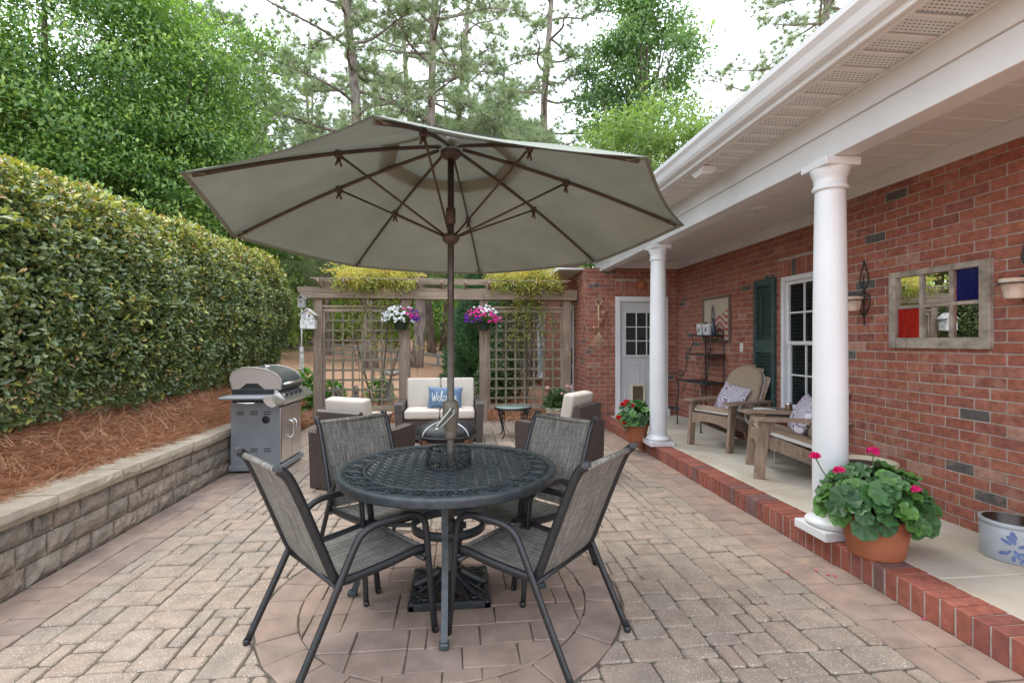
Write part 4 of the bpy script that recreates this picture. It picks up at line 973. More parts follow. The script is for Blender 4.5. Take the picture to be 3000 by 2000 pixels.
g = MB(); g.tube([(0, 0, h*.45), (0, 0, h)], .014, 8); g.build('pole', m_white, bp_)
g = MB(); g.box((0, 0, h+.09), (.13, .13, .2), .004); g.build('house_body', m_grey, bp_)
for sg in (-1, 1): g = MB(); g.bar((sg*.085, 0, h+.17), (0, 0, h+.25), .17, .012, up=(0, 0, 1)); g.build('roof_board', m_grey, bp_)
g = MB(); g.lathe([(0, 0), (.018, 0), (.018, .003)], 12, M=Matrix.Translation((0, -.067, h+.12)) @ Matrix.Rotation(R(90), 4, 'X')); g.build('entry_hole', m_dark, bp_)
for i, (u, v0, v1, d, w_, lb) in enumerate(((987, 1132, 1195, 9.9, .14, 'wide grey weathered birdhouse stake behind the lattice, next to the corner post'), (1043, 1128, 1185, 10.1, .10, 'narrow grey birdhouse stake at the middle of the lattice'), (1140, 1115, 1190, 10.0, .15, 'tall pointed grey birdhouse stake beside the inner lattice post'), (1281, 1114, 1180, 9.7, .14, 'grey roofed birdhouse stake peeking over the loveseat back'))):
    q = at(u, v0, d); gz = ground_z(q.x, q.y); H_ = q.z-gz
    t_ = thing('birdhouse_stake', lb, 'birdhouse', (q.x, q.y, gz))
    g = MB(); g.box((0, 0, (H_-.09)/2), (w_, w_*.7, H_-.09+.06), .006); g.build('stake_body', m_grey, t_)
    for sg in (-1, 1): g = MB(); g.bar((sg*(w_/2+.02), 0, H_-.11), (0, 0, H_), w_, .014, up=(0, 0, 1)); g.build('roof_board', m_grey, t_)
    g = MB(); g.lathe([(0, 0), (.02, 0), (.02, .003)], 12, M=Matrix.Translation((0, -w_*.35-.001, H_-.16)) @ Matrix.Rotation(R(90), 4, 'X')); g.build('entry_hole', m_dark, t_)
fa, fb = at(800, 990, 23), at(1420, 1056, 16.4)
fn_ = thing('split_rail_fence', 'grey split rail fence crossing the pine straw slope', 'fence', (fa.x, fa.y, 0))
NP = 6
for i in range(NP+3):
    p_ = fa.lerp(fb, i/NP); gz = ground_z(p_.x, p_.y); zt = p_.z+.12
    g = MB(); g.box((p_.x, p_.y, (gz-.1+zt)/2), (.12, .1, zt-gz+.1), .015); g.build('fence_post', m_grey, fn_, world=True)
    if i < NP+2:
        q_ = fa.lerp(fb, (i+1)/NP)
        for dz in (0, -.36):
            g = MB(); a_, b_ = p_+Vector((0, 0, dz)), q_+Vector((0, 0, dz+random.uniform(-.04, .04))); md = a_.lerp(b_, .5)+Vector((0, 0, random.uniform(-.04, .02)))
            g.tube([a_, md, b_], [.045, .055, .045], 6, sq=(1.2, .8), smooth=False); g.build('fence_rail', m_grey, fn_, world=True)
m_rock = M_('grey_rock', (.18, .16, .14), (.42, .39, .35), .9, scale=6, bmp=.6)
for i, (u, v, d, s_) in enumerate(((1128, 1066, 14, .34), (1150, 1070, 13.8, .25), (1165, 1062, 14.2, .28), (1140, 1058, 14.6, .24))):
    q = at(u, v, d); bm = bmesh.new(); bmesh.ops.create_icosphere(bm, subdivisions=2, radius=s_/2)
    for vv in bm.verts: vv.co *= random.uniform(.75, 1.15); vv.co.z *= .7
    bm.verts.index_update(); g = MB(); g.add([vv.co.copy() for vv in bm.verts], [tuple(x.index for x in f.verts) for f in bm.faces]); bm.free()
    tag(g.build('rock', m_rock, None, (q.x, q.y, ground_z(q.x, q.y)+s_*.2)), ('largest grey rock of the small pile by the vine wrapped pine', 'flat grey rock at the near edge of the small rock pile', 'second largest grey rock in the small pile on the pine straw', 'smallest grey rock, uppermost on the slope of the small pile')[i], 'rock', 'rocks piled on the pine straw')

# ================= pots =================
m_terra = M_('terracotta', (.31, .098, .043), (.38, .13, .06), .75, scale=4, bmp=.15)
m_creampot = M_('cream_glaze', (.52, .45, .32), (.62, .55, .42), .4, scale=4)
m_whpot = M_('whitewashed_terracotta', (.45, .30, .20), (.62, .52, .43), .85, scale=7, bmp=.2, lo=.4, hi=.55)
m_soil = M_('potting_soil', (.02, .014, .01), (.05, .035, .025), .95, scale=30, bmp=.6)
def pot(t, r0, r1, h, m, rim=.03, th=.012):
    g = MB(); g.lathe([(0, .0), (r0*.94, 0), (r0, .012), (r1*.955, h-rim*1.3), (r1*.96, h-rim), (r1*1.02, h-rim*.9), (r1*1.03, h-.006), (r1*1.01, h), (r1-th, h), (r1-th*1.5, h-.04), (0, h-.045)], 40); g.build('pot', m, t)
    g = MB(); g.lathe([(r1-th*1.4, h-.034), (r1*.5, h-.026), (0, h-.024)], 24); g.build('soil', m_soil, t)
ck = thing('stoneware_crock', 'grey stoneware crock with blue painted flower against the brick wall', 'crock', (3.26, 2.65, .14))
m_stone = M_('salt_glaze', (.27, .29, .315), (.36, .38, .40), .35, scale=12, bmp=.08)
g = MB(); g.lathe([(0, 0), (.137, 0), (.144, .012), (.146, .195), (.142, .202), (.151, .208), (.151, .228), (.142, .23), (.134, .229)], 48); cb_ = g.build('crock_body', m_stone, ck)
g = MB(); g.lathe([(.134, .229), (.131, .22), (.129, .05), (0, .04)], 48); g.build('crock_inside', M_('brown_glaze', (.03, .014, .009), (.06, .03, .02), .3), cb_)
m_cobalt = M_('cobalt_paint', (.06, .09, .22), (.14, .19, .36), .4, scale=40)
def oncyl(a, z, r_=.1475): return Vector((r_*math.cos(R(a)), r_*math.sin(R(a)), z))
g = MB(); AC = 222
def petal(a, z, ang, l, w_):
    pts = []; n = 8
    for i in range(n):
        th = 2*math.pi*i/n; x_, y_ = l*(math.cos(th)*.5+.5), w_*math.sin(th)*.5
        ca, sa = math.cos(R(ang)), math.sin(R(ang)); pts.append(oncyl(AC+(a+math.degrees((x_*ca-y_*sa)/.147)), z+x_*sa+y_*ca))
    g.add(pts, [tuple(range(n))])
for a, z, ang, l, w_ in ((0, .12, 95, .075, .03), (4, .12, 130, .06, .026), (-3, .115, 150, .055, .02), (-6, .13, 60, .05, .03), (6, .105, 20, .05, .02), (0, .09, -60, .06, .02), (8, .075, -20, .05, .022), (-8, .07, 200, .05, .02), (0, .06, -90, .04, .018), (14, .06, 30, .04, .018), (18, .05, -120, .04, .016), (-4, .085, 230, .045, .015)): petal(a, z, ang, l, w_)
g.build('painted_flower', m_cobalt, cb_)
cp_ = thing('cream_planter', 'low cream planter half hidden behind the near geranium by the brick wall', 'planter', (3.2, 3.66, .14)); pot(cp_, .15, .21, .34, m_creampot)
ep = thing('empty_planter', 'whitewashed terracotta planter behind the grill side wicker armchair', 'planter', (-1.2, 7.65, 0)); pot(ep, .15, .20, .36, m_whpot, .05)

# ================= porch furniture =================
m_teak = wood('greyed_teak', (.20, .135, .095), (.36, .265, .20), .8, (30, 30, 6))
m_tan = M_('tan_cushion', (.27, .20, .14), (.33, .25, .18), .9, scale=6, bmp=.1, bscale=200, bd=.002); m_wcush = M_('white_cushion_side', (.66, .64, .60), rough=.9)
m_circ, t, p, o_ = nodes('circle_print'); vo = t.nodes.new('ShaderNodeTexVoronoi'); vo.inputs['Scale'].default_value = 8; vo.inputs['Randomness'].default_value = .55
t.links.new(t.nodes.new('ShaderNodeTexCoord').outputs['Object'], vo.inputs['Vector'])
rg = math_(t, 'FRACT', math_(t, 'MULTIPLY', vo.outputs['Distance'], 6.5)); t.links.new(ramp(t, rg, [(.45, (.60, .58, .62)), (.55, (.24, .175, .25))]), p.inputs['Base Color']); p.inputs['Roughness'].default_value = .9
def adirondack(label, loc, rz):
    """front faces local +Y"""
    t = thing('adirondack_chair', label, 'chair', loc, rz, 'adirondack chairs on the porch')
    for sx_ in (-1, 1):
        g = MB(); g.bar((sx_*.285, .36, 0), (sx_*.285, .315, .545), .04, .095, up=(0, 1, 0), bev=.004); g.build('front_leg', m_teak, t)
        g = MB(); vs = []; sp_ = [(.345, .40), (.345, .30), (.28, .285), (-.50, .0), (-.58, .0), (-.58, .06), (-.2, .23), (.2, .385)]
        for x in (sx_*.24, sx_*.262):
            for y, z in sp_: vs.append((x, y, z))
        n = len(sp_); g.add(vs, [tuple(range(n)), tuple(range(2*n-1, n-1, -1))]+[(j, n+j, n+(j+1) % n, (j+1) % n) for j in range(n)]); g.build('side_rail', m_teak, t)
        g = MB(); g.add(*(lambda q: (q[0], q[1]))(armshape(sx_))); g.build('armrest', m_teak, t)
        g = MB(); g.add([(sx_*.265, .30, .54), (sx_*.265, .20, .54), (sx_*.265, .295, .38), (sx_*.285, .30, .54), (sx_*.285, .20, .54), (sx_*.285, .295, .38)], [(0, 1, 2), (5, 4, 3), (0, 3, 4, 1), (1, 4, 5, 2), (2, 5, 3, 0)]); g.build('arm_bracket', m_teak, t)
    g = MB(); vs = []; n = 12
    for y in (.345, .367):
        for i in range(n+1): x = -.262+.524*i/n; vs.append((x, y, .27+.045*math.cos(math.pi*(i/n-.5)) if True else 0)); vs.append((x, y, .405-.0*abs(x)))
    N_ = (n+1)*2; fs = []
    for i in range(n): a = i*2; fs += [(a, a+1, a+3, a+2), (N_+a+2, N_+a+3, N_+a+1, N_+a), (a, a+2, N_+a+2, N_+a), (a+1, N_+a+1, N_+a+3, a+3)]
    g.add(vs, fs); g.build('front_apron', m_teak, t)
    for i in range(5):
        y = .30-.095*i; g = MB(); g.box((0, y, .405-.38*(.33-y)*.9), (.52, .08, .02), .004, M=None); g.build('seat_slat', m_teak, t)
    for i in range(5):
        k = i-2; a = R(4.5*k); L_ = .80-.035*k*k
        g = MB(); base = Vector((k*.095, -.13, .24)); top = Vector((k*.125, -.13-.30*L_/.8, .24+.74*L_/.8)); g.bar(base, top, .10, .018, up=(0, 1, .4), bev=.005); g.build('back_slat', m_teak, t)
    g = MB(); g.bar((-.31, -.325, .53), (.31, -.325, .53), .03, .07, bev=.004); g.build('back_brace', m_teak, t)
    v_, f_ = rbox((.49, .47, .075), .025, 3, .012, 2); g = MB(); g.add(v_, f_, smooth=True, M=Matrix.Translation((0, .105, .40)) @ Matrix.Rotation(R(17), 4, 'X')); sc_ = g.build('seat_cushion', m_tan, t)
    v_, f_ = rbox((.495, .475, .04), .012, 2); g = MB(); g.add(v_, f_, smooth=True, M=Matrix.Translation((0, .107, .378)) @ Matrix.Rotation(R(17), 4, 'X')); g.build('cushion_underside', m_wcush, sc_)
    # back cushion with arched top
    g = MB(); vs = []; n = 12; out = [(-.24, 0), (-.245, .2), (-.25, .45)]+[(-.25*math.cos(R(a)), .45+.2*math.sin(R(a))) for a in range(20, 180, 20)]+[(.25, .45), (.245, .2), (.24, 0)]
    Mb = Matrix.Translation((0, -.115, .37)) @ Matrix.Rotation(R(-90+22), 4, 'X') @ Matrix.Scale(-1, 4, (0, 0, 1)) @ Matrix.Scale(1, 4, (1, 0, 0))
    Mb = Matrix.Translation((0, -.115, .37)) @ Matrix.Rotation(R(22), 4, 'X') @ Matrix(((1, 0, 0, 0), (0, 0, 1, 0), (0, 1, 0, 0), (0, 0, 0, 1)))
    for zz, sc in ((-.03, .95), (-.01, 1), (.02, 1), (.045, .93), (.055, .8)):
        for x, y in out: vs.append((x*sc, .3+(y-.3)*sc, zz))
    m_ = len(out); fs = [(i*m_+j, i*m_+(j+1) % m_, (i+1)*m_+(j+1) % m_, (i+1)*m_+j) for i in range(4) for j in range(m_)]+[tuple(range(m_))[::-1], tuple(range(4*m_, 5*m_))]
    g.add(vs, fs, smooth=True, M=Mb); bc = g.build('back_cushion', m_tan, t)
    g = MB(); g.add([(x*1.0, .3+(y-.3)*1.0, zz) for zz in (-.045, -.028) for x, y in out], [(j, (j+1) % m_, m_+(j+1) % m_, m_+j) for j in range(m_)]+[tuple(range(m_))[::-1], tuple(range(m_, 2*m_))], M=Mb); g.build('cushion_underside', m_wcush, bc)
    return t
def armshape(sx_):
    pl_ = [(.21, .40), (.20, .2), (.215, -.1), (.235, -.36), (.325, -.38), (.345, -.1), (.365, .2), (.36, .37), (.335, .42), (.25, .425)]
    vs = [(sx_*x, y, z) for z in (.547, .57) for x, y in pl_]; n = len(pl_)
    return vs, [tuple(range(n)), tuple(range(2*n-1, n-1, -1))]+[(j, n+j, n+(j+1) % n, (j+1) % n) for j in range(n)]
adirondack('greyed teak adirondack chair with tan cushion beside the bakers rack', (3.31, 5.86, .14), R(112))
adirondack('greyed teak adirondack chair with tan cushion behind the near porch column', (3.225, 4.525, .14), R(65.7))
for lb, loc, rz, ty in (('square mauve circle print pillow on the chair beside the bakers rack', (3.36, 5.92, .56), 112, -38), ('square mauve circle print pillow on the chair behind the near column', (3.32, 4.55, .56), 72, -30)):
    t_ = thing('circle_print_pillow', lb, 'pillow', loc, R(rz), 'circle print pillows'); v_, f_ = pillow(.40, .40, .15, 12)
    g = MB(); g.add(v_, f_, smooth=True, M=Matrix.Translation((0, 0, .14)) @ Matrix.Rotation(R(-65), 4, 'X') @ Matrix.Rotation(R(ty*.3), 4, 'Z')); g.build('pillow_cover', m_circ, t_)
m_ivory = M_('ivory_iron', (.42, .42, .36), (.55, .55, .48), .6, scale=20)
tt = thing('scroll_glass_table', 'glass topped porch table with ivory scroll base between the adirondack chairs', 'table', (3.42, 5.16, .14))
g = MB(); g.lathe([(.30, .50), (.345, .50), (.35, .512), (.345, .524), (.30, .524), (.30, .50)], 40); g.build('wood_rim', m_teak, tt)
g = MB(); g.lathe([(0, .514), (.31, .514), (.31, .52), (0, .52)], 40); g.build('glass_top', m_gtop, tt)
for a in (60, 150, 240, 330):
    g = MB(); Mx = Matrix.Rotation(R(a), 4, 'Z'); g.tube([Mx @ p for p in spline([(.28, 0, .5), (.26, 0, .38), (.12, 0, .28), (.10, 0, .16), (.22, 0, .05), (.26, 0, .01)], 5)], .008, 6)
    g.tube([Mx @ Vector((.2+x_, 0, .37+y_)) for x_, y_ in spiral(.06, .012, 0, 480, 16)], .006, 5); g.tube([Mx @ Vector((.17+x_, 0, .12+y_)) for x_, y_ in spiral(.05, .01, 180, 660, 16)], .006, 5); g.build('scroll_leg', m_ivory, tt)
g = MB(); g.box((0, 0, .011), (.13, .19, .022), .003, M=Matrix.Rotation(R(20), 4, 'Z')); o = g.build('paper_book', m_wcush, None, (3.34, 5.2, .661)); tag(o, 'thin white paperback lying on the glass porch table', 'book')
jj = thing('candle_jar', 'small amber candle jar on the porch table by the window', 'jar', (3.52, 5.05, .661)); g = MB(); g.lathe([(0, 0), (.035, 0), (.037, .01), (.036, .08), (.03, .085), (0, .08)], 20); g.build('jar_body', M_('amber_glass', (.16, .09, .04), rough=.15), jj); g = MB(); g.lathe([(.036, .085), (.036, .10), (0, .104)], 20); g.build('lid', m_ss, jj)
cs_ = MB(); cs_.lathe([(0, 0), (.045, 0), (.047, .006), (0, .008)], 20); tag(cs_.build('coaster', M_('tan_coaster', (.5, .40, .28)), None, (3.25, 5.1, .661)), 'round tan coaster on the glass porch table', 'coaster')

# baker's rack
m_rack = M_('dark_green_iron', (.012, .02, .02), (.03, .042, .04), .5, scale=25)
rk = thing('bakers_rack', 'dark wrought iron bakers rack with three shelves against the porch wall', 'shelf rack', (3.6, 7.12, .14))
yl, yr = -.40, .36
for z, x0, ya, yb in ((.69, -.24, -.40, .38), (1.09, -.12, -.34, .32), (1.37, -.06, -.28, .26)):
    g = MB(); g.box(((x0+.16)/2, (ya+yb)/2, z), (.16-x0, yb-ya, .008))
    for a_, b_ in (((x0, ya), (x0, yb)), ((x0, yb), (.16, yb)), ((.16, yb), (.16, ya)), ((.16, ya), (x0, ya))): g.tube([(*a_, z-.006), (*b_, z-.006)], .009, 6)
    g.build('shelf', m_rack, rk)
for y in (yl, yr):
    g = MB(); g.tube([(.17, y*.7, 0), (.17, y*.7, 1.46)], .008, 6); g.build('rear_post', m_rack, rk)
    g = MB(); g.tube(spline([(-.23, y, .69), (-.21, y, .55), (-.235, y, .3), (-.23, y, .02)], 5), .010, 6); g.lathe([(0, .0), (.024, 0), (.018, .014), (.006, .02)], 10, (-.23, y, 0)); g.build('front_leg', m_rack, rk)
    g = MB(); g.tube(spline([(-.22, y, .70), (-.13, y*.95, .8), (-.10, y*.85, .95), (-.11, y*.85, 1.09)], 5), .007, 6); g.tube([(-.18+x_, y, .78+y_) for x_, y_ in spiral(.06, .014, -60, 420, 16)], .006, 5); g.build('scroll_upright', m_rack, rk)
    g = MB(); g.tube(spline([(-.11, y*.85, 1.09), (-.05, y*.8, 1.16), (-.03, y*.7, 1.27), (-.05, y*.7, 1.37)], 5), .007, 6); g.tube([(-.08+x_, y*.85, 1.15+y_) for x_, y_ in spiral(.05, .012, -60, 420, 16)], .006, 5); g.build('scroll_upright', m_rack, rk)
    g = MB(); g.tube([(-.21, y*.6+x_*math.copysign(1, y), .58+y_) for x_, y_ in spiral(.09, .02, 90, 420, 16)], .006, 5); g.build('skirt_scroll', m_rack, rk)
for i, (y, lb, hh, ww) in enumerate(((7.0, 'white square planter with black leaf mark on the rack top shelf', .16, .17), (7.22, 'white planter bucket with black berry mark on the rack top shelf', .17, .15))):
    t_ = thing('white_planter', lb, 'planter', (3.64, y, 1.514)); g = MB(); a_, b_ = ww*.42, ww*.52
    vs = [(-a_*.7, -a_, 0), (a_*.7, -a_, 0), (a_*.7, a_, 0), (-a_*.7, a_, 0), (-b_*.7, -b_, hh), (b_*.7, -b_, hh), (b_*.7, b_, hh), (-b_*.7, b_, hh)]
    g.add(vs, [(3, 2, 1, 0), (0, 1, 5, 4), (1, 2, 6, 5), (2, 3, 7, 6), (3, 0, 4, 7), (4, 5, 6, 7)]); g.build('planter_body', m_white, t_)
    g = MB()
    for dy, dz, s_ in ((0, .075, .03), (-.012, .105, .02), (.026, .06, .014)): g.box((-a_*.7-.012*(dz/.1), dy, dz), (.006, s_, s_), .001)
    g.build('black_motif', m_dark, t_)
bd_ = thing('metal_bird', 'small dark metal bird figurine on the rack top shelf', 'figurine', (3.62, 7.1, 1.514)); g = MB()
g.tube(spline([(0, -.09, .17), (0, -.06, .165), (0, -.035, .17), (0, 0, .12), (0, .04, .10), (0, .09, .15)], 4), [.004, .006, .012, .016, .02, .02, .02, .022, .026, .03, .032, .032, .03, .026, .022, .018, .014, .012, .01, .008, .006], 8); bb_ = g.build('bird_body', m_rack, bd_)
g = MB(); g.tube([(0, .0, .1), (0, 0, 0)], .004, 5); g.tube([(0, .03, .09), (0, .035, 0)], .004, 5); g.build('bird_legs', m_rack, bd_)
tg = thing('dark_bottle', 'tall dark bottle at the end of the rack top shelf', 'bottle', (3.64, 6.88, 1.514)); g = MB(); g.lathe([(0, 0), (.03, 0), (.032, .012), (.03, .12), (.012, .17), (.011, .23), (.015, .235), (0, .24)], 16); g.build('bottle_body', M_('dark_blue_glass', (.01, .02, .05), rough=.15), tg); g = MB(); g.lathe([(.013, .235), (.013, .255), (0, .257)], 12); g.build('cork', m_teak, tg)

# ================= things on the walls =================
pc = thing('wall_picture', 'framed print of pale figure and wavy red stripes above the bakers rack', 'picture', (RX-.012, 7.065, 1.75))
m_art, t, p, o_ = nodes('print'); tc = t.nodes.new('ShaderNodeTexCoord').outputs['Object']; sx3 = t.nodes.new('ShaderNodeSeparateXYZ'); t.links.new(tc, sx3.inputs[0])
Yv, Zv = sx3.outputs[1], sx3.outputs[2]
wvz = math_(t, 'ADD', Zv, math_(t, 'MULTIPLY', math_(t, 'SINE', math_(t, 'MULTIPLY', Yv, 16)), .05)); stp = ramp(t, math_(t, 'FRACT', math_(t, 'MULTIPLY', wvz, 11)), [(.48, (.50, .43, .36)), (.54, (.36, .10, .08))])
bgc = mix(t, noise(t, 9, 5), (.38, .33, .25), (.56, .50, .40))
low = math_(t, 'LESS_THAN', math_(t, 'ADD', Zv, math_(t, 'MULTIPLY', Yv, .35)), .02); cimg = mix(t, low, bgc, stp)
dd = math_(t, 'ADD', math_(t, 'MULTIPLY', math_(t, 'MULTIPLY', math_(t, 'SUBTRACT', Yv, .09), math_(t, 'SUBTRACT', Yv, .09)), 110), math_(t, 'MULTIPLY', math_(t, 'MULTIPLY', math_(t, 'SUBTRACT', Zv, .06), math_(t, 'SUBTRACT', Zv, .06)), 22)); fig = ramp(t, math_(t, 'ADD', dd, math_(t, 'MULTIPLY', noise(t, 22, 5), .6)), [(.7, (1, 1, 1)), (1.0, (0, 0, 0))])
cimg = mix(t, fig, cimg, ramp(t, noise(t, 28, 6), [(.4, (.06, .06, .065)), (.62, (.30, .28, .26))])); t.links.new(cimg, p.inputs['Base Color']); p.inputs['Roughness'].default_value = .6
g = MB(); g.box((-.006, 0, 0), (.008, .72, .60)); g.build('print', m_art, pc)
m_dwood = wood('dark_frame_wood', (.10, .07, .055), (.22, .17, .13), .6)
for c, d in (((-.012, 0, .315), (.035, .79, .03)), ((-.012, 0, -.315), (.035, .79, .03)), ((-.012, -.38, 0), (.035, .03, .60)), ((-.012, .38, 0), (.035, .03, .60))): g = MB(); g.box(c, d, .004); g.build('frame_side', m_dwood, pc)
mr = thing('window_mirror', 'old wooden six pane window frame mirror with red and blue glass on brick', 'mirror', (NX-.02, 3.30, 1.665))
m_oldw = wood('bare_grey_wood', (.20, .17, .14), (.42, .375, .32), .9, (20, 14, 14))
yh, zh = .385, .297
for nm, c, d in (('stile', (0, yh-.03, 0), (.04, .06, 2*zh)), ('stile', (0, -yh+.035, 0), (.04, .07, 2*zh)), ('top_rail', (0, 0, zh-.022), (.038, 2*yh-.13, .044)), ('bottom_rail', (0, 0, -zh+.04), (.038, 2*yh-.13, .08)), ('muntin', (.004, .115, .018), (.026, .028, 2*zh-.124)), ('muntin', (.004, -.115, .018), (.026, .028, 2*zh-.124)), ('muntin', (.006, 0, .02), (.022, 2*yh-.13, .026))): g = MB(); g.box(c, d, .004); g.build(nm, m_oldw, mr)
m_mir, t, p, o_ = nodes('mirror_glass'); p.inputs['Base Color'].default_value = (.86, .88, .87, 1); p.inputs['Metallic'].default_value = 1; p.inputs['Roughness'].default_value = .01
def stained(name, c1, c2):
    m, t, p, o = nodes(name); t.links.new(ramp(t, noise(t, 5, 5, sc3=(1, 3, .6), dist=1), [(.3, c1), (.7, c2)]), p.inputs['Base Color']); p.inputs['Roughness'].default_value = .12; return m
m_red = stained('red_glass', (.17, .002, .003), (.42, .010, .009)); m_cob = stained('blue_glass', (.003, .003, .04), (.009, .009, .11))
cy = (.2375, 0, -.2375); 
for i, y in enumerate(cy):
    for j, z in enumerate((.145, -.105)):
        m = m_cob if (i == 2 and j == 0) else m_red if (i == 0 and j == 1) else m_mir
        g = MB(); g.box((.012, y, z), (.004, .215 if i == 1 else .19, .215 if j == 0 else .23)); o = g.build('pane', m, mr)
        o['label'] = 'deep blue glass pane' if m is m_cob else 'red glass pane' if m is m_red else 'mirror pane'
def sconce(label, y, z):
    t = thing('wall_pot_holder', label, 'pot holder', (NX-.012, y, z), 0, 'wrought iron pot holders on the brick wall'); g = MB()
    g.tube([(0, 0, -.22), (0, 0, .06)], .006, 6); lp = spline([(0, 0, .06), (0, -.045, .12), (0, -.035, .2), (0, 0, .30)], 5)
    g.tube(lp, .006, 6); g.tube([(p.x, -p.y, p.z) for p in lp], .006, 6); g.lathe([(0, -.015), (.011, 0), (0, .02)], 8, (0, 0, .30)); g.lathe([(0, -.02), (.011, 0), (0, .015)], 8, (0, 0, -.23))
    g.tube(spline([(0, 0, .06), (-.004, .006, .13), (-.004, -.006, .20)], 4), .005, 6)
    for sg in (-1, 1): g.tube([(0, sg*(.038+x_), .01+y_) for x_, y_ in spiral(.038, .008, 120, 560, 16)], .005, 5); g.tube(spline([(0, 0, -.17), (0, sg*.05, -.10), (0, sg*.065, -.02)], 4), .005, 5)
    g.build('scroll_bracket', m_black, t)
    g = MB(); g.tube([(-.105+.075*math.cos(a), .075*math.sin(a), -.03) for a in np.linspace(0, 2*math.pi, 25)[:-1]], .006, 6, closed=True, sq=(.7, 2)); g.tube([(0, 0, -.03), (-.03, 0, -.03)], .006, 6); g.build('ring', m_black, t)
    g = MB(); g.lathe([(0, -.12), (.048, -.12), (.05, -.115), (.066, -.03), (.074, -.03), (.075, .0), (.066, .0), (.06, -.05), (0, -.05)], 24, (-.105, 0, 0)); g.build('clay_pot', m_whpot, t)
sconce('black scroll wall bracket holding a clay pot between the column and the window mirror', 3.96, 1.80)
sconce('black scroll wall bracket holding a clay pot above the crock', 2.70, 1.80)
m_clay = M_('pale_clay', (.48, .235, .14), (.58, .31, .20), .8, scale=10)
od = thing('pot_rake_ornament', 'wooden tool handle ornament with clay pots and bamboo rake by the door', 'wall ornament', (2.37, DY-.03, 1.72))
m_lwood = wood('pale_wood', (.52, .38, .22), (.66, .50, .32), .6)
g = MB(); g.tube([(0, 0, -.12), (0, 0, .32)], .012, 8); g.tube(spline([(0, 0, .30), (-.045, 0, .36), (-.05, 0, .41), (.05, 0, .41), (.045, 0, .36), (0, 0, .30)], 5), .008, 6); g.build('tool_handle', m_lwood, od)
for x, z in ((.075, .13), (.015, 0), (-.075, -.13)):
    g = MB(); g.lathe([(0, 0), (.03, 0), (.037, .055), (.044, .055), (.045, .08), (.037, .08), (.034, .05), (0, .05)], 20, (x, -.05, z)); g.build('clay_pot', m_clay, od)
g = MB()
for i in range(13):
    a = R(-36+72*i/12); g.tube([(0, 0, -.12), (math.sin(a)*.18, 0, -.12-math.cos(a)*.22), (math.sin(a)*.24, 0, -.12-math.cos(a)*.28), (math.sin(a)*.245, -.02, -.12-math.cos(a)*.3)], .003, 5)
g.tube([(math.sin(R(a))*.14, 0, -.12-math.cos(R(a))*.17) for a in range(-36, 37, 9)], .004, 5); g.build('rake_tines', m_lwood, od)
sn = thing('terracotta_sun', 'round terracotta sun plaque above the porch door', 'plaque', (3.13, DY-.02, 2.40)); g = MB()
g.lathe([(0, .03), (.05, .026), (.075, .012), (.078, 0)], 24, M=Matrix.Rotation(R(90), 4, 'X')); g.build('sun_face', m_terra, sn)
g = MB()
for k in range(16):
    a = 2*math.pi*k/16; g.add([(.07*math.cos(a-.16), 0, .07*math.sin(a-.16)), (.07*math.cos(a+.16), 0, .07*math.sin(a+.16)), (.12*math.cos(a), -.002, .12*math.sin(a)), (.08*math.cos(a), -.016, .08*math.sin(a))], [(0, 3, 2), (3, 1, 2), (0, 1, 3)])
g.build('sun_rays', m_terra, sn)
# ================= vegetation =================
def unit(a): return a/np.maximum(np.linalg.norm(a, axis=1, keepdims=True), 1e-9)
def np_mesh(name, V, T, mat, tint=None, smooth=False):
    me = bpy.data.meshes.new(name); n = len(V); m = len(T)
    me.vertices.add(n); me.vertices.foreach_set('co', np.ascontiguousarray(V, np.float32).ravel())
    me.loops.add(m*3); me.loops.foreach_set('vertex_index', np.ascontiguousarray(T, np.int32).ravel())
    me.polygons.add(m); me.polygons.foreach_set('loop_start', np.arange(0, m*3, 3, dtype=np.int32))
    if smooth: me.polygons.foreach_set('use_smooth', np.ones(m, bool))
    me.materials.append(mat)
    if tint is not None: me.attributes.new('tint', 'FLOAT', 'POINT').data.foreach_set('value', np.ascontiguousarray(tint, np.float32))
    me.update(calc_edges=True); return me
def leaf_mesh(name, P, D, N, ln, wd, mat, tint=None, rich=False, fold=.22, curl=.15):
    n = len(P); D = unit(D); S = unit(np.cross(D, N)); N = np.cross(S, D)
    ln = np.broadcast_to(np.asarray(ln, float), (n,))[:, None]; wd = np.broadcast_to(np.asarray(wd, float), (n,))[:, None]
    tip = P+D*ln-N*ln*curl
    if rich:
        mid = P+D*ln*.5
        V = np.stack([P, mid+S*wd*.5+N*wd*fold, mid-S*wd*.5+N*wd*fold, mid, tip, P+D*ln*.82+S*wd*.3+N*wd*fold*.5-N*ln*curl*.6, P+D*ln*.82-S*wd*.3+N*wd*fold*.5-N*ln*curl*.6], 1)
        T = np.array([[0, 3, 1], [0, 2, 3], [1, 3, 5], [3, 4, 5], [2, 6, 3], [3, 6, 4]])
    else:
        mid = P+D*ln*.45; V = np.stack([P, mid+S*wd*.5+N*wd*fold, mid-S*wd*.5+N*wd*fold, tip], 1); T = np.array([[0, 3, 1], [0, 2, 3]])
    k = V.shape[1]; T = (T[None]+(np.arange(n)*k)[:, None, None]).reshape(-1, 3)
    tt_ = None if tint is None else np.repeat(tint, k)
    return np_mesh(name, V.reshape(-1, 3), T, mat, tt_)
def rnd(n): return unit(rng.normal(size=(n, 3)))
def wob(P, s, seed=0):
    """smooth pseudo-noise -1..1"""
    a = P*s+seed; return (np.sin(a[:, 0]*1.7+np.sin(a[:, 1]*1.3+a[:, 2]))+np.sin(a[:, 1]*2.1+np.sin(a[:, 2]*1.9+1.3*a[:, 0]))+np.sin(a[:, 2]*2.3+np.sin(a[:, 0]*1.1)*1.7))/3
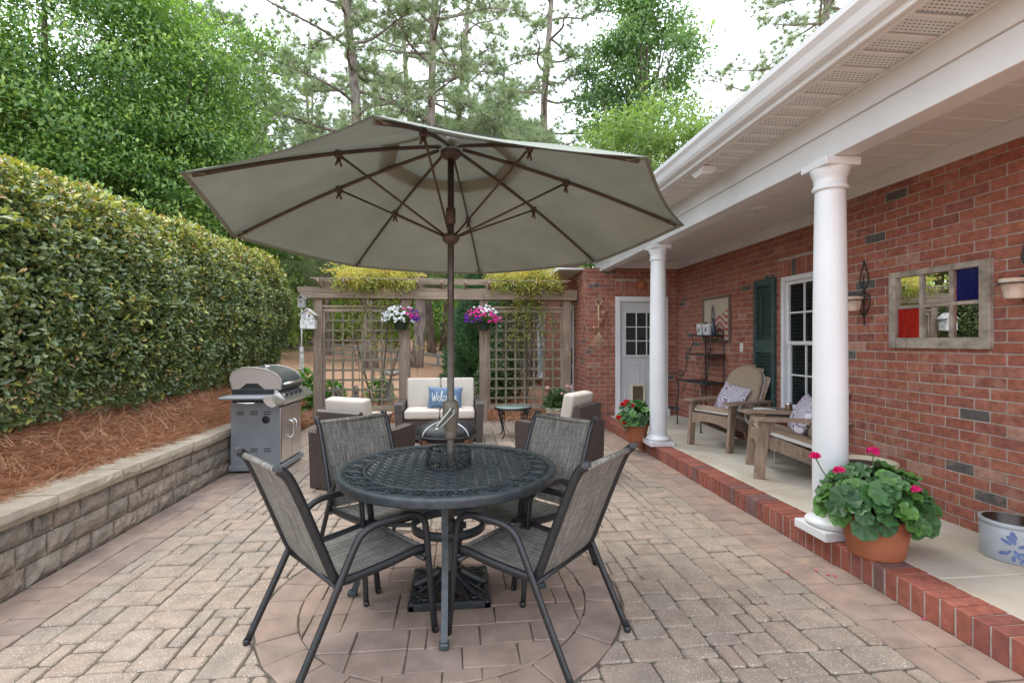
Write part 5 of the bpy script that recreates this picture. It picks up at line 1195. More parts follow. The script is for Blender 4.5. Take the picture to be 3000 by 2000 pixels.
m_bark = M_('pine_bark', (.13, .10, .085), (.36, .30, .265), .95, scale=1, sc3=(9, 9, 2.2), bmp=1, bscale=14, bd=.03, lo=.35, hi=.62)
m_bark2 = M_('smooth_bark', (.10, .085, .065), (.22, .19, .15), .9, scale=6, bmp=.5)
# ---- clipped hedge ----
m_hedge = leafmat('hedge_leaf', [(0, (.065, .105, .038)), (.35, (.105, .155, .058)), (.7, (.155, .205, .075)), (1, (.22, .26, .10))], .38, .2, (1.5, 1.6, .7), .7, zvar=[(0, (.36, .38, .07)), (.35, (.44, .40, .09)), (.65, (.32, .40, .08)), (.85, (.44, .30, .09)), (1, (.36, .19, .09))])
hd = thing('hedge', 'tall clipped evergreen hedge with golden new growth above the retaining wall', 'hedge', (-3.8, 6, .6))
HS = np.array([(-3.55, .84), (-3.26, 1.0), (-3.10, 1.5), (-3.08, 2.2), (-3.14, 2.55), (-3.34, 2.80), (-3.65, 2.92), (-4.1, 2.96), (-4.8, 2.92)])
sl_ = np.r_[0, np.cumsum(np.linalg.norm(np.diff(HS, axis=0), axis=1))]
def hedge_pts(s_, y, inset):
    x = np.interp(s_, sl_, HS[:, 0]); z = np.interp(s_, sl_, HS[:, 1]); e = 1e-2
    tx = np.interp(np.minimum(s_+e, sl_[-1]), sl_, HS[:, 0])-np.interp(np.maximum(s_-e, 0), sl_, HS[:, 0]); tz = np.interp(np.minimum(s_+e, sl_[-1]), sl_, HS[:, 1])-np.interp(np.maximum(s_-e, 0), sl_, HS[:, 1])
    nl = np.hypot(tx, tz); nx_, nz_ = tz/nl, -tx/nl
    f = np.sqrt(np.clip(1-np.clip((y-9.1)/1.0, 0, 1)**2, 0, 1)); xc, zc = -4.2, 1.4
    P = np.stack([xc+(x-xc)*f, y, np.where(z > zc, zc+(z-zc)*(.7+.3*f), z)], 1)
    Nn = unit(np.stack([nx_*np.maximum(f, .15), np.clip((y-9.1), 0, 1)*1.2, nz_*np.maximum(f, .15)], 1))
    P[:, 2] -= np.clip((P[:, 2]-1.2)/1.7, 0, 1)*.13*np.clip((10-y)/6.2, 0, 1)
    b = wob(P, 2.3)*.08+wob(P, 6.1, 3)*.06+wob(P, 13, 5)*.04
    P = P+Nn*(b-inset)[:, None]; P[:, 2] += np.where(s_ < .3, -rng.uniform(0, .12, len(s_)), 0); return P, Nn
n = 106000; s_ = rng.uniform(0, sl_[-1]*.93, n); y_ = 2.2+(10.1-2.2)*rng.random(n)**.92; ins = rng.gamma(1.3, .06, n)-.06
P, Nn = hedge_pts(s_, y_, ins)
Dv = unit(Nn*.55+rnd(n)*.95+np.array([0, 0, .35])); Nv = unit(Nn*.6+np.array([0, 0, .7])+rnd(n)*.55)
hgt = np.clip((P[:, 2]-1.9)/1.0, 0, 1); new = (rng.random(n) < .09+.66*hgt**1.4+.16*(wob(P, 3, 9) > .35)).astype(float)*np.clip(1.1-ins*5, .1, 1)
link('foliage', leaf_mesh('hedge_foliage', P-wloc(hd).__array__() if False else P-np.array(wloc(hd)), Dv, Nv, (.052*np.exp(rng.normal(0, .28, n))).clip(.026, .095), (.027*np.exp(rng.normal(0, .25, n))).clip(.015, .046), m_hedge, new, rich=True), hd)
m_hcore = M_('hedge_shade_core', (.012, .012, .006), (.028, .026, .014), .95, scale=14, bmp=.8)  # near-black colour stands for the shade inside the hedge
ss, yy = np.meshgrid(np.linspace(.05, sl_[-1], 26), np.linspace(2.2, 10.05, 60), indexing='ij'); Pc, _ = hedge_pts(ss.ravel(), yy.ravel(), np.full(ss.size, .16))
g = MB(); g.add([tuple(p) for p in Pc], [(i*60+j, (i+1)*60+j, (i+1)*60+j+1, i*60+j+1) for i in range(25) for j in range(59)], smooth=True); g.build('shade_core', m_hcore, hd, world=True)  # solid dark sheet added behind the leaves to block light
for k in range(17):
    y = 2.5+k*.45+random.uniform(-.1, .1); x = -3.55+random.uniform(-.12, .1); g = MB(); g.tube([(x, y, ground_z(x, y)-.05), (x+.03, y+random.uniform(-.1, .1), .95), (x+.1, y+random.uniform(-.2, .2), 1.3)], [.022, .018, .01], 6); g.build('stem', m_bark2, hd, world=True)
# ---- pine straw litter on the beds ----
def litter(name, n, fn, parent=None):
    x, y = fn(n); z = np.array([ground_z(a, b) for a, b in zip(x, y)])+np.abs(rng.normal(0, .018, n)); P = np.stack([x, y, z], 1)
    D = rnd(n); D[:, 2] = D[:, 2]*.22+.03; D = unit(D); L = rng.uniform(.10, .24, n)[:, None]; S = unit(np.cross(D, np.array([0, 0, 1.])+rnd(n)*.3))*.0042
    V = np.stack([P-S, P+S, P+D*L*.55+np.array([0, 0, .008])+S*.8, P+D*L], 1).reshape(-1, 3); T = (np.array([[0, 1, 2], [0, 2, 3]])[None]+(np.arange(n)*4)[:, None, None]).reshape(-1, 3)
    return tag(link(name, np_mesh(name, V, T, m_needle_litter), parent), kind='stuff')
o = litter('pine_straw', 47000, lambda n: (-2.72-np.abs(rng.normal(0, .55, n)).clip(0, 1.4), 2.3+6.2*rng.random(n)**1.3)); tag(o, 'loose brown pine straw mulch under the hedge', 'pine straw')
o = litter('pine_straw_edge', 26000, lambda n: (rng.uniform(-3.0, 2.1, n), 9.02+np.abs(rng.normal(0, .8, n)))); tag(o, 'pine straw mulch strewn below the pergola', 'pine straw')
o = litter('pine_straw_heap', 7000, lambda n: (rng.normal(-2.62, .22, n).clip(-3.2, -2.2), rng.normal(8.75, .3, n).clip(8.2, 9.4))); tag(o, 'tangled pine straw at the retaining wall end', 'pine straw')

# ---- broadleaf trees ----
def crown_pts(c, r, nclump, per, flat=.55, sig=.36, shell=.5, seed=0, cone=0.):
    C = rnd(nclump)*(shell+(1-shell)*rng.random((nclump, 1))**.6); C *= 1+.30*wob(C, 2.4, seed)[:, None]; C = C*np.array(r); C[:, :2] *= (1.08-cone*C[:, 2:3]/r[2])
    P = np.repeat(C, per, 0)+rng.normal(size=(nclump*per, 3))*np.array([sig, sig, sig*flat]); out = unit(np.repeat(C, per, 0)/np.array(r))
    return C+np.array(c), P+np.array(c), out
def tree(name, label, cat, base, c, r, nclump, per, leaf, mat, tr=.16, sig=.36, shell=.5, group=None, bark=None, seed=0, flat=.55, limbs=14, rich=False, cone=0.):
    t = thing(name, label, cat, base, 0, group); b = Vector(base); cv = Vector(c)-b
    C, P, out = crown_pts(tuple(cv), r, nclump, per, flat, sig, shell, seed, cone); n = len(P)
    D = unit(out*.5+rnd(n)*.9+np.array([0, 0, -.15])); N = unit(np.array([0, 0, 1.])*.9+out*.5+rnd(n)*.5)
    dz = (P-np.repeat(C, per, 0)); tn = np.clip(dz[:, 2]/(sig*flat)*.45+np.sum(dz*out, 1)/sig*.25+rng.normal(0, .25, n)-.1, 0, 1)  # lighter tint on clump tops and tips: new growth, plus painted light
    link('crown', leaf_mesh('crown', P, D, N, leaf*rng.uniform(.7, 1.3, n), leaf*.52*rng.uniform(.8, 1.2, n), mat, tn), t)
    g = MB(); top = cv+Vector((0, 0, r[2]*.45)); g.tube(spline([(0, 0, -.1), (cv.x*.3, cv.y*.3, cv.z*.35), (cv.x*.8, cv.y*.8, cv.z*.75), tuple(top)], 4), [tr*(1-.75*i/12) for i in range(13)], 8); g.build('trunk', bark or m_bark2, t)
    for i in rng.choice(len(C), min(limbs, len(C)), replace=False):
        q = Vector(C[i]); f = random.uniform(.35, .8); s0 = Vector((0, 0, 0)).lerp(top, f*.85); g = MB(); g.tube(spline([tuple(s0), tuple(s0.lerp(q, .5)+Vector((0, 0, .25))), tuple(q)], 4), [tr*.32*(1-.8*k/8) for k in range(9)], 6); g.build('limb', bark or m_bark2, t)
    return t
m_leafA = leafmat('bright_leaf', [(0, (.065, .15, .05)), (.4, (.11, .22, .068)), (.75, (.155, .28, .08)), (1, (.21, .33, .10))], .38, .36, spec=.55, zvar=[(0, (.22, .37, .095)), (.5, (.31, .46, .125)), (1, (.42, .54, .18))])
m_leafB = leafmat('maple_leaf', [(0, (.09, .17, .08)), (.5, (.13, .23, .11)), (1, (.18, .29, .14))], .5, .42, zvar=[(0, (.19, .31, .15)), (1, (.29, .40, .20))])
m_leafC = leafmat('young_green_leaf', [(0, (.14, .23, .075)), (.5, (.19, .29, .10)), (1, (.25, .34, .13))], .5, .45, zvar=[(0, (.23, .34, .13)), (1, (.30, .39, .17))])
m_leafD = leafmat('wood_leaf', [(0, (.12, .19, .06)), (.4, (.20, .30, .09)), (.8, (.30, .38, .13)), (1, (.42, .46, .19))], .55, .5)
def gnd(u, v, d): q = at(u, v, d); return q, (q.x, q.y, ground_z(q.x, q.y))
for i, (u, v, d, r, nc, lb) in enumerate(((130, 180, 11.5, (3.3, 3.0, 4.4), 420, 'large dense green broadleaf tree rising over the hedge'), (470, 350, 13, (2.5, 2.4, 3.3), 300, 'broad green tree behind the hedge beside the umbrella'), (-420, 350, 10.5, (3.0, 3, 4), 260, 'dense green broadleaf tree behind the hedge start'), (610, 640, 14.5, (1.9, 1.9, 2.2), 190, 'low green broadleaf tree behind the far hedge end'), (300, 560, 11.5, (2.3, 1.6, 1.7), 220, 'low spreading green tree directly behind the hedge'))):
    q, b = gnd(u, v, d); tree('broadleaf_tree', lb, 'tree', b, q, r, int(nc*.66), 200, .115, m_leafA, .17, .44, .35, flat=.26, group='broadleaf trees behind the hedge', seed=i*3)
q, b = gnd(1880, 190, 21); tree('maple_tree', 'tall green maple tree between the pines and the porch roof', 'tree', b, q, (2.5, 2.4, 5.2), 150, 130, .19, m_leafB, .2, .36, .12, seed=4, limbs=34, flat=.6, cone=.5)
q, b = gnd(1900, 430, 16.5); tree('young_maple', 'bright yellow green young tree in front of the tall maple', 'tree', b, q, (2.1, 1.9, 1.7), 70, 100, .15, m_leafC, .1, .32, .15, seed=8)

# ---- pines ----
m_needle = leafmat('pine_needles', [(0, (.20, .255, .15)), (.5, (.26, .325, .19)), (1, (.34, .40, .25))], .5, .45, (1.2, 1.3, .9), .4)
def tuft_mesh(P, D, nn=22, L=.24, wd=.010):
    n = len(P); m = n*nn; Pb = np.repeat(P, nn, 0); Db = np.repeat(unit(D), nn, 0); d = unit(Db*.75+rnd(m)*.95); S = unit(np.cross(d, rnd(m)))*wd*.5
    l = L*rng.uniform(.7, 1.15, m)[:, None]; V = np.stack([Pb-S, Pb+S, Pb+d*l+np.array([0, 0, -1.])*l*.12], 1).reshape(-1, 3); return V, np.arange(m*3).reshape(-1, 3)
def pine(label, pa, pb, rb, z0, ntop, blen, nb=40, group='tall pines in the wood', name='pine_tree', dens=1.35, L=.32):
    """trunk through two points, branches from height z0 up; pa foot, pb a point high on the trunk"""
    pa, pb = Vector(pa), Vector(pb); top = pa+(pb-pa)*(ntop-pa.z)/(pb.z-pa.z); t = thing(name, label, 'tree', pa, 0, group); H = ntop-pa.z; ax = (top-pa)
    def on(z): return ax*((z-pa.z)/H)
    g = MB(); g.tube([on(pa.z-.2+(H+.2)*i/14)+Vector((.05*math.sin(i*1.3), .05*math.cos(i*1.7), 0)) for i in range(15)], [rb*(1.12 if i == 0 else 1-.72*i/14) for i in range(15)], 12); g.build('trunk', m_bark, t)
    tp, td = [], []; g2 = MB()
    for k in range(nb):
        z = z0+(ntop-z0-.3)*((k+random.random())/nb); a = k*2.4+random.uniform(-.4, .4); l = blen*(1.0-.55*(z-z0)/(ntop-z0))*random.uniform(.6, 1.15); s0 = on(z)
        dr = Vector((math.cos(a), math.sin(a), 0)); rise = random.uniform(-.12, .35)
        pts = spline([tuple(s0), tuple(s0+dr*l*.35+Vector((random.uniform(-.2, .2), random.uniform(-.2, .2), l*rise*.2))), tuple(s0+dr*l*.7+Vector((random.uniform(-.3, .3), random.uniform(-.3, .3), l*rise*.6))), tuple(s0+dr*l+Vector((0, 0, l*rise)))], 4)
        g2.tube(pts, [max(.008, rb*.26*(1-.85*i/(len(pts)-1))) for i in range(len(pts))], 5, caps=False)
        for i in range(3, len(pts)):
            for _ in range(2 if i < len(pts)-1 else 3):
                if random.random() > dens*(.35+.6*i/len(pts)): continue
                sd_ = Vector((random.uniform(-1, 1), random.uniform(-1, 1), random.uniform(-.2, .7))); sd_ = (sd_+dr*.5).normalized()*random.uniform(.25, .75); e = pts[i]+sd_
                g2.tube([pts[i], pts[i]+sd_*.5+Vector((0, 0, .03)), e], [.011, .008, .006], 4, caps=False); tp.append(e); td.append(sd_+Vector((0, 0, .25)))
                if random.random() < .55: e2 = pts[i]+sd_*.55+Vector((random.uniform(-.2, .2), random.uniform(-.2, .2), random.uniform(0, .2))); tp.append(e2); td.append(sd_+Vector((0, 0, .3)))
        tp.append(pts[-1]); td.append(dr)
    g2.build('branches', m_bark, t)['kind'] = 'stuff'
    V, T = tuft_mesh(np.array([tuple(p) for p in tp]), np.array([tuple(p) for p in td]), 40, L, .018); link('crown', np_mesh('crown', V, T, m_needle), t)
    return t
def pine_px(label, base, toppx, d, rb, z0, ntop, blen, **k):
    pa = at(base[0], base[1], d); pa.z = ground_z(pa.x, pa.y); return pine(label, pa, at(toppx[0], toppx[1], d), rb, z0, ntop, blen, **k)
pine_px('tall pine with vine wrapped lower trunk behind the lattice', (1085, 1080), (1020, 0), 15.5, .22, 6.5, 19, 3.4)
pine_px('tall straight pine behind the first trunk past the hanging basket', (1265, 1040), (1170, 0), 24, .21, 6, 21, 3.6)
pine_px('leaning tall pine with bare lower trunk by the pergola opening', (1220, 1085), (1278, 0), 16.5, .20, 8.5, 19, 3.2)
pine_px('tall pine standing beyond the split rail fence', (1300, 1030), (1371, 0), 27, .25, 8, 23, 4.2)
pine_px('tall pine between the umbrella and the maple', (1560, 1050), (1612, 0), 21, .24, 5.5, 20, 3.6)
pine_px('tall pine behind the porch roof', (2430, 1050), (2420, 0), 20, .24, 7, 19, 5.0, nb=64, L=.36)
pine_px('slim pine rising behind the broadleaf trees by the hedge', (600, 1000), (540, 0), 19, .2, 10, 19, 3)
pine_px('slim pine between the hedge trees and the vine wrapped pine', (790, 1010), (770, 100), 24, .19, 6, 16, 3.2)
pine_px('pine with full crown beside the sky gap past the hedge trees', (690, 1010), (660, 100), 26, .19, 5.5, 15, 3.4)
pine_px('full crowned pine deep behind the vine wrapped pine', (1090, 1010), (1100, 100), 32, .2, 6, 20, 4)
pine_px('full crowned pine deep behind the young bushy pine', (1470, 1010), (1480, 100), 28, .2, 5.5, 17, 3.8)
pine_px('bushy pine left of the vine wrapped pine', (900, 1010), (900, 100), 28, .2, 5, 17, 3.6)
for u, d, lb, h_ in ((1430, 15, 'young bushy pine behind the umbrella top', 8.6), (1180, 18, 'young bushy pine between two tall trunks', 9), (1560, 18, 'young bushy pine beside the maple', 9.2), (960, 20, 'young bushy pine beside the vine wrapped trunk', 10), (720, 21, 'young bushy pine past the hedge trees', 10.5)):
    pa = at(u, 1040, d); pa.z = ground_z(pa.x, pa.y); pine(lb, pa, pa+Vector((.1, 0, 6)), .10, 3.2, h_, 2.0, nb=34, group='young pines', name='young_pine', dens=1.6, L=.32)
# thin trunks seen through the pergola
for u, d, r_ in ((1040, 33, .16), (1330, 36, .17), (1395, 40, .2), (1110, 38, .15), (930, 30, .13)):
    pa = at(u, 1000, d); pa.z = ground_z(pa.x, pa.y); pine('slim far pine trunk deep in the wood behind the pergola', pa, pa+Vector((random.uniform(-.6, .6), 0, 10)), r_, 8, 20, 3, nb=12, group='far pines deep in the wood', name='far_pine')
# ---- woodland behind ----
wm = []
for k in range(4):
    C, P, out = crown_pts((0, 0, 1.9), (1.7, 1.7, 2.0), 110, 38, .6, .34, .4, k*5); n = len(P)
    wm.append(leaf_mesh('crown', P, unit(out*.4+rnd(n)), unit(np.array([0, 0, 1.])+rnd(n)*.6), .19*rng.uniform(.7, 1.3, n), .10*rng.uniform(.8, 1.2, n), (m_leafD, m_leafC, m_leafD, m_leafB)[k]))
g = MB(); g.tube([(0, 0, -.3), (.05, .02, 1.2), (0, .05, 2.8)], [.07, .05, .02], 6); wtr = g.mesh('trunk', m_bark2)
spots = [(u, d, s_) for u, d, s_ in ((760, 17, .75), (850, 22, 1.0), (900, 26, 1.0), (990, 34, 1.3), (1010, 30, 1.0), (1150, 44, 1.6), (1240, 52, 2.0), (1320, 48, 1.7), (1440, 26, 1.2), (1490, 22, 1.1), (1530, 25, 1.5), (700, 24, 1.4), (620, 20, 1.4), (560, 26, 1.8), (820, 32, 1.7), (960, 38, 1.9), (1080, 40, 1.8), (1200, 56, 2.2), (1360, 58, 2.4), (1450, 34, 2.0), (1560, 36, 2.3), (450, 24, 1.6), (330, 28, 2), (1640, 30, 2.4), (1720, 34, 2.6), (1262, 27, .3), (1160, 26, .35))]
for i, (u, d, s_) in enumerate(spots):
    pa = at(u, 1000, d); t = thing('woodland_tree', ('pale olive leaved understorey tree in the wood behind the pergola', 'bright lime leaved understorey tree in the wood behind the pergola', 'pale green rounded understorey tree in the wood behind the pergola', 'cool green leaved understorey tree in the wood behind the pergola')[i % 4], 'tree', (pa.x, pa.y, ground_z(pa.x, pa.y)), i*1.7, 'understorey trees in the wood'); t.scale = (s_, s_, s_*random.uniform(.9, 1.3))
    link('crown', wm[i % 4], t); link('trunk', wtr, t)
n = 34000; a = rng.uniform(-1.15, .95, n); d = rng.uniform(48, 75, n); P = np.stack([d*np.sin(a), d*np.cos(a), 1.2+np.abs(rng.normal(0, 4.2, n))*(1+.5*np.sin(a*17)+.3*np.sin(a*41))], 1)
tag(link('distant_wood', leaf_mesh('distant_wood', P, rnd(n), rnd(n), .75, .5, m_leafD)), 'hazy distant woodland beyond the pines', 'wood', kind='stuff')
# ---- cedar, shrubs, hydrangeas ----
m_ced = leafmat('cedar_spray', [(0, (.06, .13, .07)), (.5, (.09, .18, .095)), (1, (.14, .24, .12))], .6, .3)
q, b = gnd(1403, 1080, 13.2); t = thing('cedar_tree', 'dark green conical cedar behind the inner pergola post', 'tree', b)
n = 17000; hh = rng.random(n)**1.3; a = rng.uniform(0, 6.283, n); rr = (1-hh)**.8*.85*(.35+.65*rng.random(n)**.5)*(1+.25*np.sin(a*5+hh*22)); P = np.stack([rr*np.cos(a), rr*np.sin(a), .1+hh*3.3], 1)
D = unit(np.stack([np.cos(a), np.sin(a), np.full(n, .55)], 1)+rnd(n)*.5); link('crown', leaf_mesh('crown', P, D, rnd(n), .16, .05, m_ced), t); g = MB(); g.tube([(0, 0, -.1), (0, 0, 3.1)], [.07, .01], 6); g.build('trunk', m_bark2, t)
m_holly = leafmat('holly_leaf', [(0, (.04, .085, .032)), (.6, (.075, .13, .048)), (1, (.14, .20, .065))], .32, .2, spec=.7)
m_hyd = leafmat('hydrangea_leaf', [(0, (.07, .20, .03)), (.5, (.12, .29, .05)), (1, (.19, .37, .07))], .42, .3)
def shrub(name, label, base, r, h, n, leaf, mat, group=None):
    t = thing(name, label, 'shrub', base, 0, group); C = rnd(n); C[:, 2] = np.abs(C[:, 2]); rad = (.45+.55*rng.random((n, 1))**.5); P = C*rad*np.array([r, r, h])*(1+.18*wob(C, 4, r*9)[:, None])+np.array([0, 0, .05])
    link('foliage', leaf_mesh('foliage', P, unit(C*.6+rnd(n)*.8), unit(C*.5+np.array([0, 0, .8])+rnd(n)*.4), leaf*rng.uniform(.7, 1.2, n), leaf*.55, mat, rich=leaf > .07), t)
    for k in range(5): a = k*1.26; g = MB(); g.tube([(0, 0, -.05), (r*.25*math.cos(a), r*.25*math.sin(a), h*.4), (r*.5*math.cos(a), r*.5*math.sin(a), h*.75)], [.012, .01, .006], 5); g.build('stem', m_bark2, t)
for u, d, r, h_, n, lb in ((1462, 11.2, .5, 1.5, 3600, 'tall dark holly shrub behind the house side lattice'), (1500, 13.5, .5, 2.4, 3600, 'tallest dark green shrub between the lattice and the house wing'), (1445, 10.6, .4, .8, 2200, 'small dark evergreen shrub at the foot of the house side lattice'), (1250, 10.2, .22, .35, 700, 'tiny rounded shrub behind the loveseat')):
    q, b = gnd(u, 1100, d); shrub('holly_shrub', lb, b, r, h_, n, .075, m_holly, 'dark shrubs by the lattice')
for u, d, r, h_, lb in ((897, 10.3, .24, .50, 'bright green hydrangea at the hedge end beside the birdhouse pole'), (905, 9.5, .2, .32, 'low bright green hydrangea at the foot of the corner pergola post'), (975, 10.4, .24, .30, 'bright green hydrangea behind the outer lattice corner'), (1110, 10.5, .27, .40, 'bright green hydrangea behind the lattice near the inner post')):
    q, b = gnd(u, 1100, d); shrub('hydrangea', lb, b, r, h_, 170, .14, m_hyd, 'hydrangeas behind the lattice')
# ---- vines on the pergola ----
m_vine = leafmat('vine_leaf', [(0, (.26, .32, .09)), (.4, (.38, .42, .12)), (.7, (.52, .50, .14)), (1, (.24, .32, .09))], .45, .5, (1.2, 1.2, .7), zvar=[(0, (.66, .54, .13)), (.3, (.76, .64, .20)), (.6, (.52, .52, .16)), (.85, (.68, .48, .14)), (1, (.40, .44, .13))])
m_vstem = M_('vine_stem', (.07, .05, .035), (.15, .115, .085), .9, scale=20)
def vine(label, x0, x1, hang, foot, seed):
    t = thing('flowering_vine', label, 'vine', (foot, PYY+.1, .05), 0, 'vines on the pergola'); off = np.array(wloc(t)); n = 5200
    x = x0+(x1-x0)*rng.beta(1.6, 1.6, n); prof = np.sin(np.pi*(x-x0)/(x1-x0))**.6; z = 2.40+rng.random(n)**1.3*.36*prof*(1+.35*np.sin(x*9+seed)+.2*np.sin(x*23))-.16*rng.random(n)**2; y = PYY+rng.normal(-.02, .22, n).clip(-.46, .5)
    P1 = np.stack([x, y, z], 1); Q = []
    for k in range(46):
        sx0 = random.gauss((hang[0]+hang[1])/2, (hang[1]-hang[0])*.36); ln_ = (2.4-hang[2])*random.random()**1.6*1.15+.1; m = int(ln_*85)+8; s1 = rng.random(m); dxs = random.gauss(0, .22); ys0 = random.gauss(-.02, .14)
        Q.append(np.stack([sx0+dxs*s1**1.5+rng.normal(0, .028, m), PYY+ys0*(1-s1*.6)+rng.normal(0, .03, m), 2.42-ln_*s1+rng.normal(0, .02, m)], 1))
    for k in range(130):
        sx0 = x0+(x1-x0)*random.betavariate(1.5, 1.5); up = random.uniform(.1, .34); m = 26; s1 = rng.random(m); a_ = random.uniform(0, 6.28); lo_ = random.uniform(.1, .3)
        Q.append(np.stack([sx0+math.cos(a_)*lo_*s1+rng.normal(0, .018, m), PYY+random.gauss(0, .15)+math.sin(a_)*lo_*s1+rng.normal(0, .018, m), 2.48+up*np.sin(s1*2.2)+rng.normal(0, .015, m)], 1))
    P2 = np.concatenate(Q)
    P = np.concatenate([P1, P2]); n = len(P); tint = np.clip((P[:, 2]-2.28)/.42+rng.normal(0, .25, n)+.7*wob(P, 5.5, seed)-.1, 0, 1)
    link('foliage', leaf_mesh('foliage', P-off, rnd(n)+np.array([0, -.2, -.15]), unit(rnd(n)*.7+np.array([0, -.3, .7])), rng.uniform(.04, .075, n), rng.uniform(.018, .028, n), m_vine, tint), t)
    g = MB()
    for k in range(34):
        xx = random.uniform(hang[0]-.15, hang[1]+.15); pts = [(foot+random.uniform(-.08, .08)*(1 if k > 3 else .3), PYY+.04+random.uniform(-.03, .05), .05)] if k < 9 else [(xx+random.uniform(-.2, .2), PYY+random.uniform(-.06, .06), random.uniform(.7, 1.7))]
        pts += [(xx*.5+pts[0][0]*.5+random.uniform(-.06, .06), PYY+random.uniform(-.05, .05), pts[0][2]+(2.3-pts[0][2])*.45), (xx, PYY+random.uniform(-.06, .06), 2.2), (xx+random.uniform(-.3, .3), PYY+random.uniform(-.2, .1), 2.48)]
        g.tube([Vector(p)-Vector(off) for p in spline(pts, 5)], random.uniform(.004, .006) if k > 3 else .014, 5)
    g.build('twining_stems', m_vstem, t)['kind'] = 'stuff'
vine('golden leaved vine mounded over the lattice next to the hedge', -2.15, -.72, (-1.9, -.95, 1.45), -1.45, 0)
vine('golden leaved vine mounded over the lattice next to the house', .52, 1.86, (1.0, 1.38, 1.3), 1.22, 2)
# ---- climbing greenery on the nearest pine trunk ----
# ---- hanging baskets ----
m_bask = M_('green_plastic', (.012, .03, .018), (.02, .045, .028), .45); m_bfol = leafmat('petunia_leaf', [(0, (.06, .13, .03)), (1, (.16, .27, .07))], .5, .3)
def flat_(name, c1, c2): return leafmat(name, [(0, c1), (1, c2)], .6, .25, (1.2, 1.2, 1.2))
m_pw, m_pp, m_pv = flat_('white_petal', (.74, .74, .76), (.82, .82, .82)), flat_('pink_petal', (.62, .02, .25), (.75, .06, .36)), flat_('violet_petal', (.10, .012, .24), (.19, .03, .36))
def blossoms(P, Nn, r_):
    g = MB()
    for p_, n_ in zip(P, Nn):
        q = Vector(n_).to_track_quat('Z', 'Y').to_matrix().to_4x4(); q.translation = Vector(p_); s0 = random.uniform(0, 6); vs = [(0, 0, -r_*.5)]
        for k in range(10): a = s0+k*math.pi/5; rr_ = r_*(1 if k % 2 == 0 else .82)*random.uniform(.92, 1.08); vs.append((rr_*math.cos(a), rr_*math.sin(a), random.uniform(-.004, .008)))
        g.add(vs, [(0, 1+k, 1+(k+1) % 10) for k in range(10)], M=q)
    return g
def basket(label, x, wts, seed):
    t = thing('hanging_basket', label, 'hanging basket', (x, PYY-.26, 1.62), 0, 'petunia baskets hung from the pergola')
    g = MB(); g.lathe([(0, 0), (.09, 0), (.095, .01), (.125, .13), (.132, .135), (.13, .145), (.115, .14), (0, .12)], 24); g.build('basket_pot', m_bask, t)
    g = MB()
    for k in range(3): a = k*2.09+.4; g.tube([(.125*math.cos(a), .125*math.sin(a), .14), (0, 0, .52)], .003, 5)
    g.tube(spline([(0, 0, .52), (.02, 0, .56), (.0, 0, .60), (-.02, .05, .62), (0, .12, .61)], 4), .004, 5); g.build('hanger', m_black, t)
    n = 1500; C = rnd(n); C[:, 2] = C[:, 2]*.6+.12; P = C*rng.uniform(.3, 1, (n, 1))*np.array([.27, .24, .20])+np.array([0, 0, .19]); link('foliage', leaf_mesh('foliage', P, unit(C+rnd(n)*.7), unit(rnd(n)+np.array([0, 0, 1.])), .045, .02, m_bfol), t)
    n = 150; C = rnd(n); C[:, 2] = np.abs(C[:, 2])*1.0-.30; C[:, 1] = -np.abs(C[:, 1])*.9+.25*(rng.random(n) > .6); C = unit(C); P = C*rng.uniform(.75, 1.12, (n, 1))*np.array([.31, .26, .21])+np.array([0, 0, .20]); sc = C[:, 0]*wts[3]+C[:, 2]*wts[4]+rng.normal(0, .22, n); o_ = np.argsort(sc); n1 = int(n*wts[0]); n2 = int(n*wts[1])
    for nm, mt, id_ in (('white_blossoms', m_pw, o_[:n1]), ('pink_blossoms', m_pp, o_[n1:n1+n2]), ('violet_blossoms', m_pv, o_[n1+n2:])): blossoms(P[id_], unit(C[id_]+np.array([0, -.5, .2])+rnd(len(id_))*.35), .025).build(nm, mt, t)['kind'] = 'stuff'
basket('hanging basket of mostly white petunias with some violet', -1.0, (.62, .14, .24, 1, .3), 1)
basket('hanging basket of pink and violet petunias with some white', .42, (.28, .46, .26, -.6, -1), 2)
# ---- potted geraniums with separate leaves ----
m_ger = leafmat('geranium_leaf', [(0, (.05, .14, .035)), (1, (.05, .14, .035))], .5, .2)
def ger_mats():
    out = []
    for k, c in enumerate(((.030, .095, .026), (.045, .13, .034), (.06, .165, .042), (.10, .23, .05))): out.append(leafmat('geranium_leaf_%s' % 'abcd'[k], [(0, c), (1, c)], .5, .18, zvar=[(0, tuple(x*.55 for x in c)), (1, tuple(x*.55 for x in c))]))
    return out
gm = ger_mats(); gl_ = []
for k in range(8):
    g = MB(); n = 21; vs = [(0, 0, 0)]
    for i in range(n):
        a = R(-165+330*i/(n-1)); r_ = 1-.10*(i % 3 == 0)+random.uniform(-.03, .03); vs.append((r_*.5*math.cos(a)+.15, r_*.5*math.sin(a)*1.08, .10*math.cos(i*2.1*2)+.10*r_-(.05 if i % 3 == 0 else 0)))
    for i in range(n): a = vs[1+i]; vs.append((a[0]*.5+.02, a[1]*.5, a[2]*.25-.02))
    fs = [(0, 1+n+i, 2+n+i) for i in range(n-1)]+[(1+n+i, 1+i, 2+i, 2+n+i) for i in range(n-1)]
    g.add(vs, fs, smooth=True); g.t = [.35]+[0. if i % 2 else .3 for i in range(n)]+[.9 if i % 3 else .25 for i in range(n)]; gl_.append(g.mesh('leaf', gm[k % 4]))
